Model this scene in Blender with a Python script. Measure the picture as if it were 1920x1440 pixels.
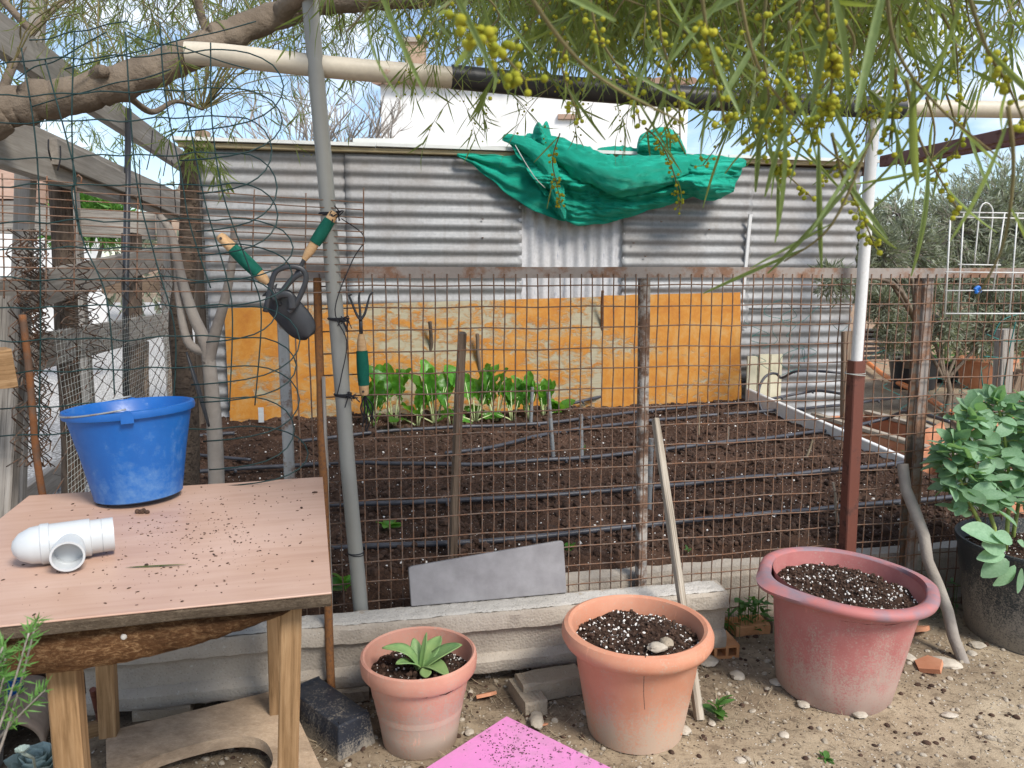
import bpy, math, random
from mathutils import Vector, Matrix, noise
R = math.radians
for o in list(bpy.data.objects): bpy.data.objects.remove(o)
SC = bpy.context.scene
COL = SC.collection

# ------------------------------------------------------------------ camera
H = 1.30; PITCH = R(8); FPX = 1450.0
cd = bpy.data.cameras.new('camera'); cam = bpy.data.objects.new('camera', cd); COL.objects.link(cam)
cam.location = (0, 0, H); cam.rotation_euler = (R(90) - PITCH, 0, 0)
cd.sensor_width = 36; cd.lens = 36 * FPX / 1920; cd.clip_start = 0.02; cd.clip_end = 2000
cd.dof.use_dof = True; cd.dof.focus_distance = 2.6; cd.dof.aperture_fstop = 9.0
SC.camera = cam

# ------------------------------------------------------------------ sky, sun, exposure
SUN_EL, SUN_AZ = R(46), R(140)          # azimuth clockwise from +Y: behind the camera, to the right
w = bpy.data.worlds.new('World'); SC.world = w; w.use_nodes = True
nt = w.node_tree; nt.nodes.clear()
out = nt.nodes.new('ShaderNodeOutputWorld'); bg = nt.nodes.new('ShaderNodeBackground')
sky = nt.nodes.new('ShaderNodeTexSky'); sky.sky_type = 'NISHITA'; sky.sun_disc = False
sky.sun_elevation = SUN_EL; sky.sun_rotation = SUN_AZ; sky.air_density = 1.0; sky.dust_density = .6; sky.ozone_density = 2.0
tc = nt.nodes.new('ShaderNodeTexCoord'); mp = nt.nodes.new('ShaderNodeMapping'); mp.inputs['Scale'].default_value = (1, 1, 2.2)
mp.inputs['Location'].default_value = (0.3, 0.1, 0.0)
nz = nt.nodes.new('ShaderNodeTexNoise'); nz.inputs['Scale'].default_value = 2.6; nz.inputs['Detail'].default_value = 7; nz.inputs['Roughness'].default_value = .55
rp = nt.nodes.new('ShaderNodeValToRGB'); rp.color_ramp.elements[0].position = .50; rp.color_ramp.elements[1].position = .68
rp.color_ramp.elements[0].color = (.04, .04, .04, 1); rp.color_ramp.elements[1].color = (1, 1, 1, 1)
mx = nt.nodes.new('ShaderNodeMix'); mx.data_type = 'RGBA'; mx.inputs['B'].default_value = (8.6, 8.6, 8.8, 1)
nt.links.new(tc.outputs['Generated'], mp.inputs['Vector']); nt.links.new(mp.outputs[0], nz.inputs['Vector'])
nt.links.new(nz.outputs['Fac'], rp.inputs['Fac']); nt.links.new(rp.outputs['Color'], mx.inputs['Factor'])
nt.links.new(sky.outputs[0], mx.inputs['A']); nt.links.new(mx.outputs['Result'], bg.inputs['Color'])
bg.inputs['Strength'].default_value = 0.10
nt.links.new(bg.outputs[0], out.inputs[0])
sd = bpy.data.lights.new('sun', 'SUN'); so = bpy.data.objects.new('sun', sd); COL.objects.link(so)
sd.energy = 2.4; sd.angle = R(18); sd.color = (1, .94, .86)
sdir = Vector((math.sin(SUN_AZ) * math.cos(SUN_EL), math.cos(SUN_AZ) * math.cos(SUN_EL), math.sin(SUN_EL)))
so.rotation_euler = sdir.to_track_quat('Z', 'Y').to_euler(); so.location = (3, -4, 8)
SC.view_settings.view_transform = 'Standard'; SC.view_settings.look = 'None'
SC.view_settings.exposure = 0.98; SC.view_settings.gamma = 1.0
SC.render.resolution_x = 1024; SC.render.resolution_y = 768
SC.render.engine = 'CYCLES'
SC.cycles.max_bounces = 6; SC.cycles.transparent_max_bounces = 8

# ------------------------------------------------------------------ measuring helpers (metres; pixels of the survey photo -> points at a known depth or height)
A = R(12)                                   # the garden is turned 12 degrees to the camera
E = Vector((math.cos(A), math.sin(A), 0)); N = Vector((-math.sin(A), math.cos(A), 0)); UP = Vector((0, 0, 1))
CP, SP = math.cos(PITCH), math.sin(PITCH); EYE = Vector((0, 0, H))
def ray(px, py):
    a = (px - 960) / FPX; b = (720 - py) / FPX
    return Vector((a, CP + b * SP, -SP + b * CP))
def PY(px, py, Y): r = ray(px, py); return EYE + r * (Y / r.y)
def PZ(px, py, z): r = ray(px, py); return EYE + r * ((z - H) / r.z)
def PD(px, py, d): r = ray(px, py); return EYE + r * (d / N.dot(r))
def PS(px, py, s): r = ray(px, py); return EYE + r * (s / E.dot(r))
def L3(s, d, z): return E * s + N * d + UP * z
def sof(p): return E.dot(p)
def dof(p): return N.dot(p)
def soilz(s, d): return .25 + .105 * (d - 2.65) / 2.75
def PSOIL(px, py, up=0):
    z = .3
    for k in range(8):
        p = PZ(px, py, z + up); z = soilz(sof(p), max(2.6, min(dof(p), 5.4)))
    return p
def lerp(a, b, t): return a + (b - a) * t
rnd = random.Random(7)
def U(a, b): return rnd.uniform(a, b)
def NZ(x, y=0, z=0): return noise.noise(Vector((x, y, z)))

# ------------------------------------------------------------------ mesh helpers
WL = {}
class MB:
    def __init__(s): s.v = []; s.f = []
    def add(s, vs, fs, M=None):
        b = len(s.v)
        s.v += [tuple(M @ Vector(q)) if M else tuple(q) for q in vs]
        s.f += [tuple(i + b for i in q) for q in fs]
        return s
    def box(s, c, size, M=None):
        x, y, z = [q / 2 for q in size]
        vs = [Vector(c) + Vector((i, j, k)) for i in (-x, x) for j in (-y, y) for k in (-z, z)]
        return s.add(vs, [(0, 1, 3, 2), (4, 6, 7, 5), (0, 4, 5, 1), (2, 3, 7, 6), (0, 2, 6, 4), (1, 5, 7, 3)], M)
    def tube(s, pts, r, n=8, cap=True, M=None, flat=1.0):
        pts = [Vector(p) for p in pts]; m = len(pts)
        rs = r if isinstance(r, (list, tuple)) else [r] * m
        t0 = (pts[1] - pts[0]).normalized()
        up = Vector((0, 0, 1)) if abs(t0.z) < .9 else Vector((1, 0, 0))
        a = t0.cross(up).normalized(); vs = []
        for i, p in enumerate(pts):
            t = (pts[min(i + 1, m - 1)] - pts[max(i - 1, 0)])
            t = t.normalized() if t.length > 1e-9 else t0
            a = (a - t * a.dot(t)); a = a.normalized() if a.length > 1e-6 else t.orthogonal().normalized()
            b = t.cross(a)
            for k in range(n):
                q = 2 * math.pi * k / n
                vs.append(p + (a * math.cos(q) + b * math.sin(q) * flat) * rs[i])
        fs = [(i * n + k, i * n + (k + 1) % n, (i + 1) * n + (k + 1) % n, (i + 1) * n + k) for i in range(m - 1) for k in range(n)]
        if cap: fs += [tuple(reversed(range(n))), tuple(range((m - 1) * n, m * n))]
        return s.add(vs, fs, M)
    def lathe(s, prof, n=40, M=None, fn=None):
        vs = []
        for i, (r, z) in enumerate(prof):
            for k in range(n):
                q = 2 * math.pi * k / n; rr = r * (fn(q, z) if fn else 1)
                vs.append((rr * math.cos(q), rr * math.sin(q), z))
        m = len(prof)
        fs = [(i * n + k, i * n + (k + 1) % n, (i + 1) * n + (k + 1) % n, (i + 1) * n + k) for i in range(m - 1) for k in range(n)]
        return s.add(vs, fs, M)
    def grid(s, fn, nu, nv, M=None):
        vs = [fn(i / nu, j / nv) for j in range(nv + 1) for i in range(nu + 1)]
        fs = [(j * (nu + 1) + i, j * (nu + 1) + i + 1, (j + 1) * (nu + 1) + i + 1, (j + 1) * (nu + 1) + i) for j in range(nv) for i in range(nu)]
        return s.add(vs, fs, M)
    def prism(s, poly, thick, M=None):
        """poly in local XY, extruded along Z from 0 to thick"""
        n = len(poly)
        vs = [(x, y, 0) for x, y in poly] + [(x, y, thick) for x, y in poly]
        fs = [tuple(reversed(range(n))), tuple(range(n, 2 * n))] + [(i, (i + 1) % n, n + (i + 1) % n, n + i) for i in range(n)]
        return s.add(vs, fs, M)
    def blade(s, p, d, up, ln, wd, curl=.2, seg=3, fold=.15):
        """a narrow leaf: p base, d direction, up = leaf normal"""
        d = d.normalized(); side = d.cross(up)
        side = side.normalized() if side.length > 1e-6 else d.orthogonal().normalized()
        nn = side.cross(d); vs = []; b = len(s.v)
        for i in range(seg + 1):
            t = i / seg; ww = wd * .5 * (math.sin(math.pi * (0.08 + .9 * t)) ** .7) if 0 < i < seg else wd * .06
            c = p + d * (ln * t) - nn * (curl * ln * t * t)
            vs += [c - side * ww + nn * fold * ww, c + side * ww + nn * fold * ww]
        s.v += [tuple(q) for q in vs]
        s.f += [(b + 2 * i, b + 2 * i + 1, b + 2 * i + 3, b + 2 * i + 2) for i in range(seg)]
    def mesh(s, name, mat, smooth=True, origin=Vector((0, 0, 0))):
        me = bpy.data.meshes.new(name)
        ox, oy, oz = origin
        me.from_pydata([(x - ox, y - oy, z - oz) for x, y, z in s.v], [], s.f)
        if smooth:
            me.polygons.foreach_set('use_smooth', [True] * len(me.polygons))
        me.materials.append(mat); me.update()
        return me
    def build(s, name, mat, parent=None, origin=None, smooth=False, ang=None):
        if parent is not None: origin = WL[parent.name]
        elif origin is None:
            xs = [q[0] for q in s.v]; ys = [q[1] for q in s.v]; zs = [q[2] for q in s.v]
            origin = Vector(((min(xs) + max(xs)) / 2, (min(ys) + max(ys)) / 2, min(zs)))
        me = s.mesh(name, mat, smooth, origin)
        if smooth and ang: me.set_sharp_from_angle(angle=R(ang))
        o = bpy.data.objects.new(name, me); COL.objects.link(o)
        if parent is not None: o.parent = parent
        else: o.location = origin
        WL[o.name] = Vector(origin)
        return o
def tag(o, label=None, cat=None, group=None, kind=None):
    for k, v in (('label', label), ('category', cat), ('group', group), ('kind', kind)):
        if v: o[k] = v
    return o
def thing(name, label, cat, loc, group=None):
    o = bpy.data.objects.new(name, None); COL.objects.link(o); o.location = loc; o.empty_display_size = .1
    WL[o.name] = Vector(loc); return tag(o, label, cat, group)
def put(name, me, M, parent=None):
    """an object from shared mesh data with world matrix M"""
    o = bpy.data.objects.new(name, me); COL.objects.link(o)
    if parent is not None:
        o.parent = parent; o.matrix_local = Matrix.Translation(-WL[parent.name]) @ M
    else: o.matrix_world = M
    WL[o.name] = M.translation.copy()
    return o
def frame(p0, p1, up=UP):
    x = (Vector(p1) - Vector(p0)).normalized()
    y = up.cross(x); y = y.normalized() if y.length > 1e-5 else Vector((0, 1, 0)).cross(x).normalized()
    z = x.cross(y)
    m = Matrix((x, y, z)).transposed().to_4x4(); m.translation = Vector(p0)
    return m
def plank_mb(ln, w, h, bev=.004, seg=8, wob=.002, taper=0, bend=0, seed=0):
    """a sawn length of timber along local X, w along Y, h along Z, with worn edges"""
    mb = MB(); rings = []
    for i in range(seg + 1):
        t = i / seg; a = w / 2 * (1 - taper * t); b = h / 2 * (1 - taper * t)
        c = [(a, b - bev), (a - bev, b), (-a + bev, b), (-a, b - bev), (-a, -b + bev), (-a + bev, -b), (a - bev, -b), (a, -b + bev)]
        bz = bend * math.sin(math.pi * t)
        ring = [(ln * t, y + wob * NZ(seed * 3.1 + t * 5, k * .7), z + bz + wob * NZ(seed * 5.7 + t * 5, k * .9, 3)) for k, (y, z) in enumerate(c)]
        rings.append(ring)
    vs = [q for r_ in rings for q in r_]
    fs = [(i * 8 + k, i * 8 + (k + 1) % 8, (i + 1) * 8 + (k + 1) % 8, (i + 1) * 8 + k) for i in range(seg) for k in range(8)]
    fs += [tuple(reversed(range(8))), tuple(range(seg * 8, seg * 8 + 8))]
    return mb.add(vs, fs)
_seed = [0]
def timber(name, p0, p1, w, h, mat, parent=None, up=UP, **k):
    _seed[0] += 1
    p0 = Vector(p0); p1 = Vector(p1)
    me = plank_mb((p1 - p0).length, w, h, seed=_seed[0], **k).mesh(name, mat, False)
    return put(name, me, frame(p0, p1, up), parent)
def rod(name, p0, p1, r, mat, parent=None, n=10, wob=0, taper=0, seg=8):
    """a round stick along local X"""
    _seed[0] += 1; p0 = Vector(p0); p1 = Vector(p1); ln = (p1 - p0).length; sd_ = _seed[0]
    pts = [(ln * i / seg, wob * NZ(sd_ * 2.3 + i * .6), wob * NZ(sd_ * 4.1 + i * .6, 5)) for i in range(seg + 1)]
    rs = [r * (1 - taper * i / seg) * (1 + (.08 * NZ(sd_ + i * .9, 2) if wob else 0)) for i in range(seg + 1)]
    me = MB().tube(pts, rs, n).mesh(name, mat, True); me.set_sharp_from_angle(angle=R(50))
    return put(name, me, frame(p0, p1), parent)
def ico(sub=2):
    t = (1 + 5 ** .5) / 2
    v = [Vector(q).normalized() for q in ((-1, t, 0), (1, t, 0), (-1, -t, 0), (1, -t, 0), (0, -1, t), (0, 1, t), (0, -1, -t), (0, 1, -t), (t, 0, -1), (t, 0, 1), (-t, 0, -1), (-t, 0, 1))]
    f = [(0, 11, 5), (0, 5, 1), (0, 1, 7), (0, 7, 10), (0, 10, 11), (1, 5, 9), (5, 11, 4), (11, 10, 2), (10, 7, 6), (7, 1, 8), (3, 9, 4), (3, 4, 2), (3, 2, 6), (3, 6, 8), (3, 8, 9), (4, 9, 5), (2, 4, 11), (6, 2, 10), (8, 6, 7), (9, 8, 1)]
    for _ in range(sub):
        cache = {}; nf = []
        def mid(a, b):
            k = (min(a, b), max(a, b))
            if k not in cache: v.append(((v[a] + v[b]) / 2).normalized()); cache[k] = len(v) - 1
            return cache[k]
        for a, b, c in f:
            ab, bc, ca = mid(a, b), mid(b, c), mid(c, a); nf += [(a, ab, ca), (b, bc, ab), (c, ca, bc), (ab, bc, ca)]
        f = nf
    return v, f
ICO0, ICO1, ICO2 = ico(0), ico(1), ico(2)
def catmull(pts, k=6):
    pts = [Vector(p) for p in pts]; o = []
    for i in range(len(pts) - 1):
        p0 = pts[max(i - 1, 0)]; p1 = pts[i]; p2 = pts[i + 1]; p3 = pts[min(i + 2, len(pts) - 1)]
        for j in range(k):
            t = j / k
            o.append(.5 * ((2 * p1) + (p2 - p0) * t + (2 * p0 - 5 * p1 + 4 * p2 - p3) * t * t + (3 * p1 - p0 - 3 * p2 + p3) * t ** 3))
    o.append(pts[-1]); return o

# ------------------------------------------------------------------ materials (all procedural)
def col4(c): return (c[0], c[1], c[2], 1)
class Mat:
    def __init__(s, name, rough=.8, metal=0, spec=.3):
        s.m = bpy.data.materials.new(name); s.m.use_nodes = True; s.t = s.m.node_tree
        s.b = s.t.nodes['Principled BSDF']; s.b.inputs['Roughness'].default_value = rough; s.b.inputs['Metallic'].default_value = metal
        s.b.inputs['Specular IOR Level'].default_value = spec
        s.tc = s.t.nodes.new('ShaderNodeTexCoord'); s.co = s.tc.outputs['Object']
        s.info = None
    def n(s, kind, **k):
        q = s.t.nodes.new('ShaderNode' + kind)
        for a, b in k.items(): setattr(q, a, b)
        return q
    def l(s, a, b): s.t.links.new(a, b)
    def map(s, scale=(1, 1, 1), loc=(0, 0, 0), src=None):
        q = s.n('Mapping'); q.inputs['Scale'].default_value = scale; q.inputs['Location'].default_value = loc
        s.l(src or s.co, q.inputs['Vector']); return q.outputs[0]
    def noise(s, scale, detail=5, rough=.6, co=None, dist=0):
        q = s.n('TexNoise'); q.inputs['Scale'].default_value = scale; q.inputs['Detail'].default_value = detail
        q.inputs['Roughness'].default_value = rough; q.inputs['Distortion'].default_value = dist
        s.l(co or s.co, q.inputs['Vector']); return q.outputs['Fac']
    def vor(s, scale, co=None, out='Distance', feat='F1'):
        q = s.n('TexVoronoi', feature=feat); q.inputs['Scale'].default_value = scale; s.l(co or s.co, q.inputs['Vector']); return q.outputs[out]
    def ramp(s, fac, stops):
        q = s.n('ValToRGB'); e = q.color_ramp.elements
        while len(e) < len(stops): e.new(.5)
        for i, (p, c) in enumerate(stops):
            e[i].position = p; e[i].color = col4(c) if not isinstance(c, (int, float)) else (c, c, c, 1)
        s.l(fac, q.inputs['Fac']); return q.outputs['Color']
    def mix(s, fac, a, b, mode='MIX'):
        q = s.n('Mix', data_type='RGBA', blend_type=mode)
        for nm, v in (('Factor', fac), ('A', a), ('B', b)):
            if isinstance(v, (int, float)): q.inputs[nm].default_value = v
            elif isinstance(v, tuple): q.inputs[nm].default_value = col4(v)
            else: s.l(v, q.inputs[nm])
        return q.outputs['Result']
    def math(s, op, a, b=None):
        q = s.n('Math', operation=op)
        for i, v in enumerate((a, b)):
            if v is None: continue
            if isinstance(v, (int, float)): q.inputs[i].default_value = v
            else: s.l(v, q.inputs[i])
        return q.outputs[0]
    def sep(s, axis, src=None):
        q = s.n('SeparateXYZ'); s.l(src or s.co, q.inputs[0]); return q.outputs[axis]
    def rng(s, v, a, b, c=0, d=1):
        q = s.n('MapRange'); s.l(v, q.inputs[0])
        for i, x in enumerate((a, b, c, d)): q.inputs[i + 1].default_value = x
        return q.outputs[0]
    def vary(s, colr, amt=.25):
        if s.info is None: s.info = s.n('ObjectInfo')
        q = s.n('HueSaturation'); s.l(colr, q.inputs['Color']); s.l(s.rng(s.info.outputs['Random'], 0, 1, 1 - amt, 1 + amt), q.inputs['Value']); return q.outputs[0]
    def color(s, c):
        if isinstance(c, tuple): s.b.inputs['Base Color'].default_value = col4(c)
        else: s.l(c, s.b.inputs['Base Color'])
        return s
    def rough(s, v): s.l(v, s.b.inputs['Roughness']); return s
    def bump(s, h, strength=.3, dist=.01):
        q = s.n('Bump'); q.inputs['Strength'].default_value = strength; q.inputs['Distance'].default_value = dist
        s.l(h, q.inputs['Height']); s.l(q.outputs[0], s.b.inputs['Normal']); return s
    def translucent(s, colr, fac=.35):
        tr = s.n('BsdfTranslucent'); mxs = s.n('MixShader'); mxs.inputs[0].default_value = fac
        if isinstance(colr, tuple): tr.inputs['Color'].default_value = col4(colr)
        else: s.l(colr, tr.inputs['Color'])
        o = s.t.nodes['Material Output']; s.l(s.b.outputs[0], mxs.inputs[1]); s.l(tr.outputs[0], mxs.inputs[2]); s.l(mxs.outputs[0], o.inputs['Surface']); return s
def m_plain(name, c1, c2, sc=6, rough=.75, metal=0, spec=.3, bs=80, bstr=.25, bd=.004, vary=.0, lo=.3, hi=.7):
    m = Mat(name, rough, metal, spec); f = m.noise(sc, 6); c = m.ramp(f, [(lo, c1), (hi, c2)])
    if vary: c = m.vary(c, vary)
    m.color(c); m.bump(m.noise(bs, 4), bstr, bd); return m.m
def m_wood(name, c1, c2, c3, stretch=.05, sc=95, rough=.85, bstr=.5, crack=True):
    m = Mat(name, rough, 0, .2); co = m.map((stretch, 1, 1))
    f = m.noise(sc, 8, .65, co, .4); g = m.noise(sc * .28, 3, .5, m.map((stretch * 2.5, 1, 1), (3, 1, 2)))
    c = m.ramp(f, [(.28, c1), (.5, c2), (.72, c3)]); c = m.mix(m.rng(g, .35, .7, 0, .45), c, c1)
    c = m.vary(c, .12); m.color(c); h = f
    if crack:
        k = m.noise(sc * 2.2, 4, .5, m.map((stretch * .35, 1, 1), (7, 3, 1))); ck = m.ramp(k, [(.36, 0.0), (.44, 1.0)])
        c2_ = m.mix(m.math('MULTIPLY', m.math('SUBTRACT', 1.0, ck), .55), c, (c1[0] * .4, c1[1] * .4, c1[2] * .4)); m.color(c2_); h = m.mix(.5, f, ck)
    m.bump(h, bstr, .004); return m.m
def m_metal_rust(name, base, rust, amt=.5, rough=.65, metal=.3, sc=14):
    m = Mat(name, rough, metal, .4); f = m.noise(sc, 8, .7); g = m.noise(sc * 7, 4)
    k = m.ramp(f, [(amt - .06, 0.0), (amt + .06, 1.0)])
    c = m.mix(k, m.mix(g, base, tuple(x * .75 for x in base)), m.mix(g, rust, tuple(x * .45 for x in rust))); m.color(c)
    m.rough(m.rng(k, 0, 1, rough * .75, .95)); m.bump(m.mix(.5, g, k), .35, .002); return m.m
def m_leaf(name, c1, c2, back, vary=.25, rough=.5, tr=.3, sc=20):
    m = Mat(name, rough, 0, .35); f = m.noise(sc, 4); c = m.vary(m.ramp(f, [(.3, c1), (.7, c2)]), vary)
    m.color(c); m.translucent(back, tr); return m.m

# ================================================================== MATERIALS
def mk_ground():
    m = Mat('sandy_ground', .95, 0, .1)
    a = m.noise(2.2, 7, .65); b = m.noise(26, 6, .7); c = m.noise(140, 3, .6)
    col = m.ramp(a, [(.34, (.225, .17, .115)), (.52, (.35, .278, .19)), (.68, (.44, .362, .255))])
    dk = m.ramp(b, [(.36, 1.0), (.5, 0.0)]); col = m.mix(m.math('MULTIPLY', dk, .55), col, (.085, .058, .038))
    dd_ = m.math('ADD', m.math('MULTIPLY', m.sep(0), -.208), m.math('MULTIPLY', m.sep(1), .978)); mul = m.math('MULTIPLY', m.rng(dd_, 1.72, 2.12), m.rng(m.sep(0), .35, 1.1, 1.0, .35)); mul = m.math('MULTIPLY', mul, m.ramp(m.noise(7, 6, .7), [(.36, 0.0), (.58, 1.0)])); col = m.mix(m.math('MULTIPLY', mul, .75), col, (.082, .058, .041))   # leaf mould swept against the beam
    v = m.vor(95); rv = m.vor(95, None, 'Color'); sel = m.ramp(m.sep(0, rv), [(.80, 0.0), (.83, 1.0)])
    spk = m.math('MULTIPLY', sel, m.ramp(v, [(.22, 1.0), (.34, 0.0)]))
    col = m.mix(spk, col, (.55, .50, .42))
    sel2 = m.ramp(m.sep(1, rv), [(.82, 0.0), (.85, 1.0)]); col = m.mix(m.math('MULTIPLY', sel2, m.ramp(v, [(.25, .8), (.4, 0.0)])), col, (.06, .042, .03))
    m.color(col); m.bump(m.mix(.4, m.mix(.5, b, c), spk), .75, .012); return m.m
def mk_soil(name, perl=.86, wet=(.032, .018, .0125), dry=(.108, .063, .043), sc=150):
    m = Mat(name, .95, 0, .12)
    a = m.noise(5, 6, .7); b = m.noise(60, 6, .75); v = m.vor(sc); rv = m.vor(sc, None, 'Color')
    col = m.mix(a, m.ramp(b, [(.3, wet), (.72, dry)]), m.ramp(b, [(.35, tuple(x * .75 for x in wet)), (.8, tuple(x * .8 for x in dry))]))
    pat = m.noise(3.2, 5, .6); col = m.mix(m.ramp(pat, [(.48, 0.0), (.62, .5)]), col, tuple(x * 1.15 for x in dry)); sel = m.ramp(m.sep(0, rv), [(perl, 0.0), (perl + .02, 1.0)]); spk = m.math('MULTIPLY', sel, m.ramp(v, [(.2, 1.0), (.36, 0.0)]))
    col = m.mix(spk, col, (.62, .58, .52)); sel2 = m.ramp(m.sep(2, rv), [(.9, 0.0), (.92, 1.0)])
    col = m.mix(m.math('MULTIPLY', sel2, m.ramp(v, [(.2, .7), (.4, 0.0)])), col, (.19, .105, .06))
    m.color(col); m.bump(m.mix(.5, b, m.vor(70)), 1.0, .02); return m.m
def mk_gravel():
    m = Mat('pale_gravel', .95, 0, .2); v = m.vor(55); rv = m.vor(55, None, 'Color')
    c = m.ramp(m.sep(0, rv), [(0, (.36, .35, .33)), (.5, (.55, .54, .51)), (1, (.72, .71, .68))]); c = m.mix(m.ramp(v, [(.3, 0.0), (.6, .7)]), c, (.16, .15, .14))
    m.color(c); m.bump(v, -.6, .02); return m.m
def mk_galv(name, base=(.285, .29, .292), dirt=(.235, .20, .17), metal=.22, rough=.55, white=False):
    m = Mat(name, rough, metal, .5); co = m.map((1, 1, 1)); a = m.noise(1.6, 6, .6); b = m.noise(40, 5, .7); st = m.noise(9, 5, .6, m.map((1.6, 1.6, .18)))
    c = m.ramp(b, [(.3, tuple(x * .82 for x in base)), (.7, tuple(min(1, x * 1.12) for x in base))])
    c = m.mix(m.ramp(a, [(.46, 0.0), (.72, .55)]), c, dirt); c = m.mix(m.ramp(st, [(.56, 0.0), (.75, .4)]), c, tuple(x * .6 for x in dirt))
    if white:
        ch = m.noise(22, 6, .7, m.map((1.5, 1.5, .25))); c = m.mix(m.ramp(ch, [(.60, 0.0), (.64, .8)]), c, (.28, .30, .34))
    m.color(c); m.rough(m.rng(a, .3, .75, rough - .06, rough + .3)); m.bump(b, .12, .002); return m.m
def mk_orange(name, seed, peel, plain=.0):
    m = Mat(name, .62, 0, .35); co = m.map((1, 1, 1), (seed, seed * .7, 0))
    big = m.noise(3.2, 4, .55, m.map((.5, 1, 1.5), (seed, 0, seed))); fine = m.noise(15, 8, .75, m.map((.75, 1, 1.35), (0, seed, 0)), 0.6)
    x = m.sep(0)
    zc = m.sep(2); xr = m.ramp(m.math('MULTIPLY', x, 1 / 3.2), peel)   # where the paint has been lost most along the board
    grad = m.math('MULTIPLY', m.math('SUBTRACT', xr, .5), m.rng(zc, .1, .75, .55, 1.0))
    k = m.math('ADD', m.mix(.5, big, fine), grad); sm = m.noise(90, 6, .8, m.map((.4, 1, 1.4))); k = m.math('ADD', k, m.math('MULTIPLY', m.math('SUBTRACT', sm, .5), .14)); k = m.ramp(k, [(.475, 0.0), (.50, .35), (.545, 1.0)])
    o = m.ramp(m.noise(6, 8, .75), [(.36, (.40, .145, .018)), (.5, (.47, .20, .028)), (.64, (.47, .27, .09))])
    bare = m.ramp(m.noise(30, 6, .7, m.map((.25, 1, 4))), [(.3, (.31, .275, .18)), (.7, (.42, .375, .265))])
    c = m.mix(k, o, bare); m.color(c); flake = m.noise(38, 6, .7)
    m.bump(m.mix(.35, m.math('SUBTRACT', 1.0, k), flake), .7, .006); return m.m
def mk_pot(name, c1, c2, dust=(.43, .34, .27), h=.3, dlo=.05, dhi=.75, rough=.6, amt=.9):
    m = Mat(name, rough, 0, .35); a = m.noise(9, 5, .6); b = m.noise(160, 3, .6); g = m.noise(5, 6, .65, m.map((1, 1, .5)))
    c = m.ramp(a, [(.3, c1), (.7, c2)]); z = m.sep(2)
    f = m.math('ADD', m.rng(z, h * dlo, h * dhi, 1.0, 0.0), m.math('MULTIPLY', m.math('SUBTRACT', g, .5), .9))
    strk = m.noise(26, 6, .7, m.map((1, 1, .10))); blot = m.noise(14, 6, .7); f = m.math('ADD', f, m.math('MULTIPLY', m.math('SUBTRACT', m.mix(.5, strk, blot), .5), 2.6))
    grit = m.noise(230, 3, .7); f = m.math('ADD', f, m.math('MULTIPLY', m.math('SUBTRACT', m.mix(.5, grit, b), .5), 3.6)); f = m.ramp(f, [(.15, 0.0), (.85, 1.0)])
    c = m.mix(m.math('MULTIPLY', f, amt), c, dust)
    sc_ = m.noise(30, 5, .7, m.map((1, 1, .2))); c = m.mix(m.ramp(sc_, [(.63, 0.0), (.70, .35)]), c, tuple(min(1, x * 1.5) for x in c2))
    m.color(c); m.rough(m.rng(f, 0, 1, rough, .95)); m.bump(b, .15, .002); return m.m
def mk_concrete(name, c1, c2, pores=.5):
    m = Mat(name, .95, 0, .15); a = m.noise(4, 6, .65); b = m.noise(55, 6, .7); v = m.vor(120)
    c = m.ramp(a, [(.3, c1), (.7, c2)]); c = m.mix(m.ramp(v, [(.10, pores), (.2, 0.0)]), c, tuple(x * .3 for x in c1)); c = m.mix(m.ramp(b, [(.6, 0.0), (.72, .4)]), c, (.62, .60, .55))
    m.color(c); m.bump(m.mix(.5, b, v), .5, .006); return m.m
def mk_tarp():
    m = Mat('green_shade_cloth', .55, 0, .4); w_ = m.n('TexWave', wave_type='BANDS', bands_direction='Z'); w_.inputs['Scale'].default_value = 75; w_.inputs['Distortion'].default_value = 3; w_.inputs['Detail Scale'].default_value = 1.5
    m.l(m.co, w_.inputs['Vector']); a = m.noise(7, 5, .6)
    c = m.mix(m.math('MULTIPLY', w_.outputs['Fac'], .4), m.ramp(a, [(.3, (.010, .54, .36)), (.7, (.030, .76, .54))]), (.007, .36, .24))
    m.color(c); m.bump(m.mix(.6, w_.outputs['Fac'], m.noise(26, 6, .75, m.map((.35, 1, 2)))), .9, .012); m.translucent((.015, .55, .36), .3); return m.m
def mk_table():
    m = Mat('table_laminate', .38, 0, .5); co = m.map((.9, 9, 9)); f = m.noise(5, 7, .6, co, .6); g = m.noise(2.5, 4, .6)
    c = m.ramp(f, [(.3, (.41, .25, .18)), (.5, (.46, .295, .215)), (.75, (.50, .335, .255))]); c = m.mix(m.ramp(g, [(.45, 0.0), (.75, .5)]), c, (.55, .40, .335))
    d = m.noise(70, 5, .75); c = m.mix(m.math('MULTIPLY', m.ramp(d, [(.66, 0.0), (.7, 1.0)]), m.ramp(g, [(.4, 0.0), (.55, 1.0)])), c, (.09, .055, .035))
    m.color(c); m.rough(m.rng(g, .3, .7, .3, .55)); m.bump(f, .06, .001); return m.m
def mk_particle(name, c1, c2, c3, bstr=.6, sc=70):
    m = Mat(name, .95, 0, .1); v = m.noise(sc, 7, .8, m.map((.35, .6, 1)), 1.0); f = m.noise(7, 7, .75, m.map((.6, 1, 1.6))); b = m.noise(sc * .8, 5, .75)
    c = m.ramp(v, [(.32, c1), (.5, c2), (.66, c3)]); c = m.mix(m.ramp(f, [(.38, .7), (.62, 0.0)]), c, tuple(x * .4 for x in c1)); m.color(c); m.bump(m.mix(.5, b, v), bstr, .008); return m.m
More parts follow.
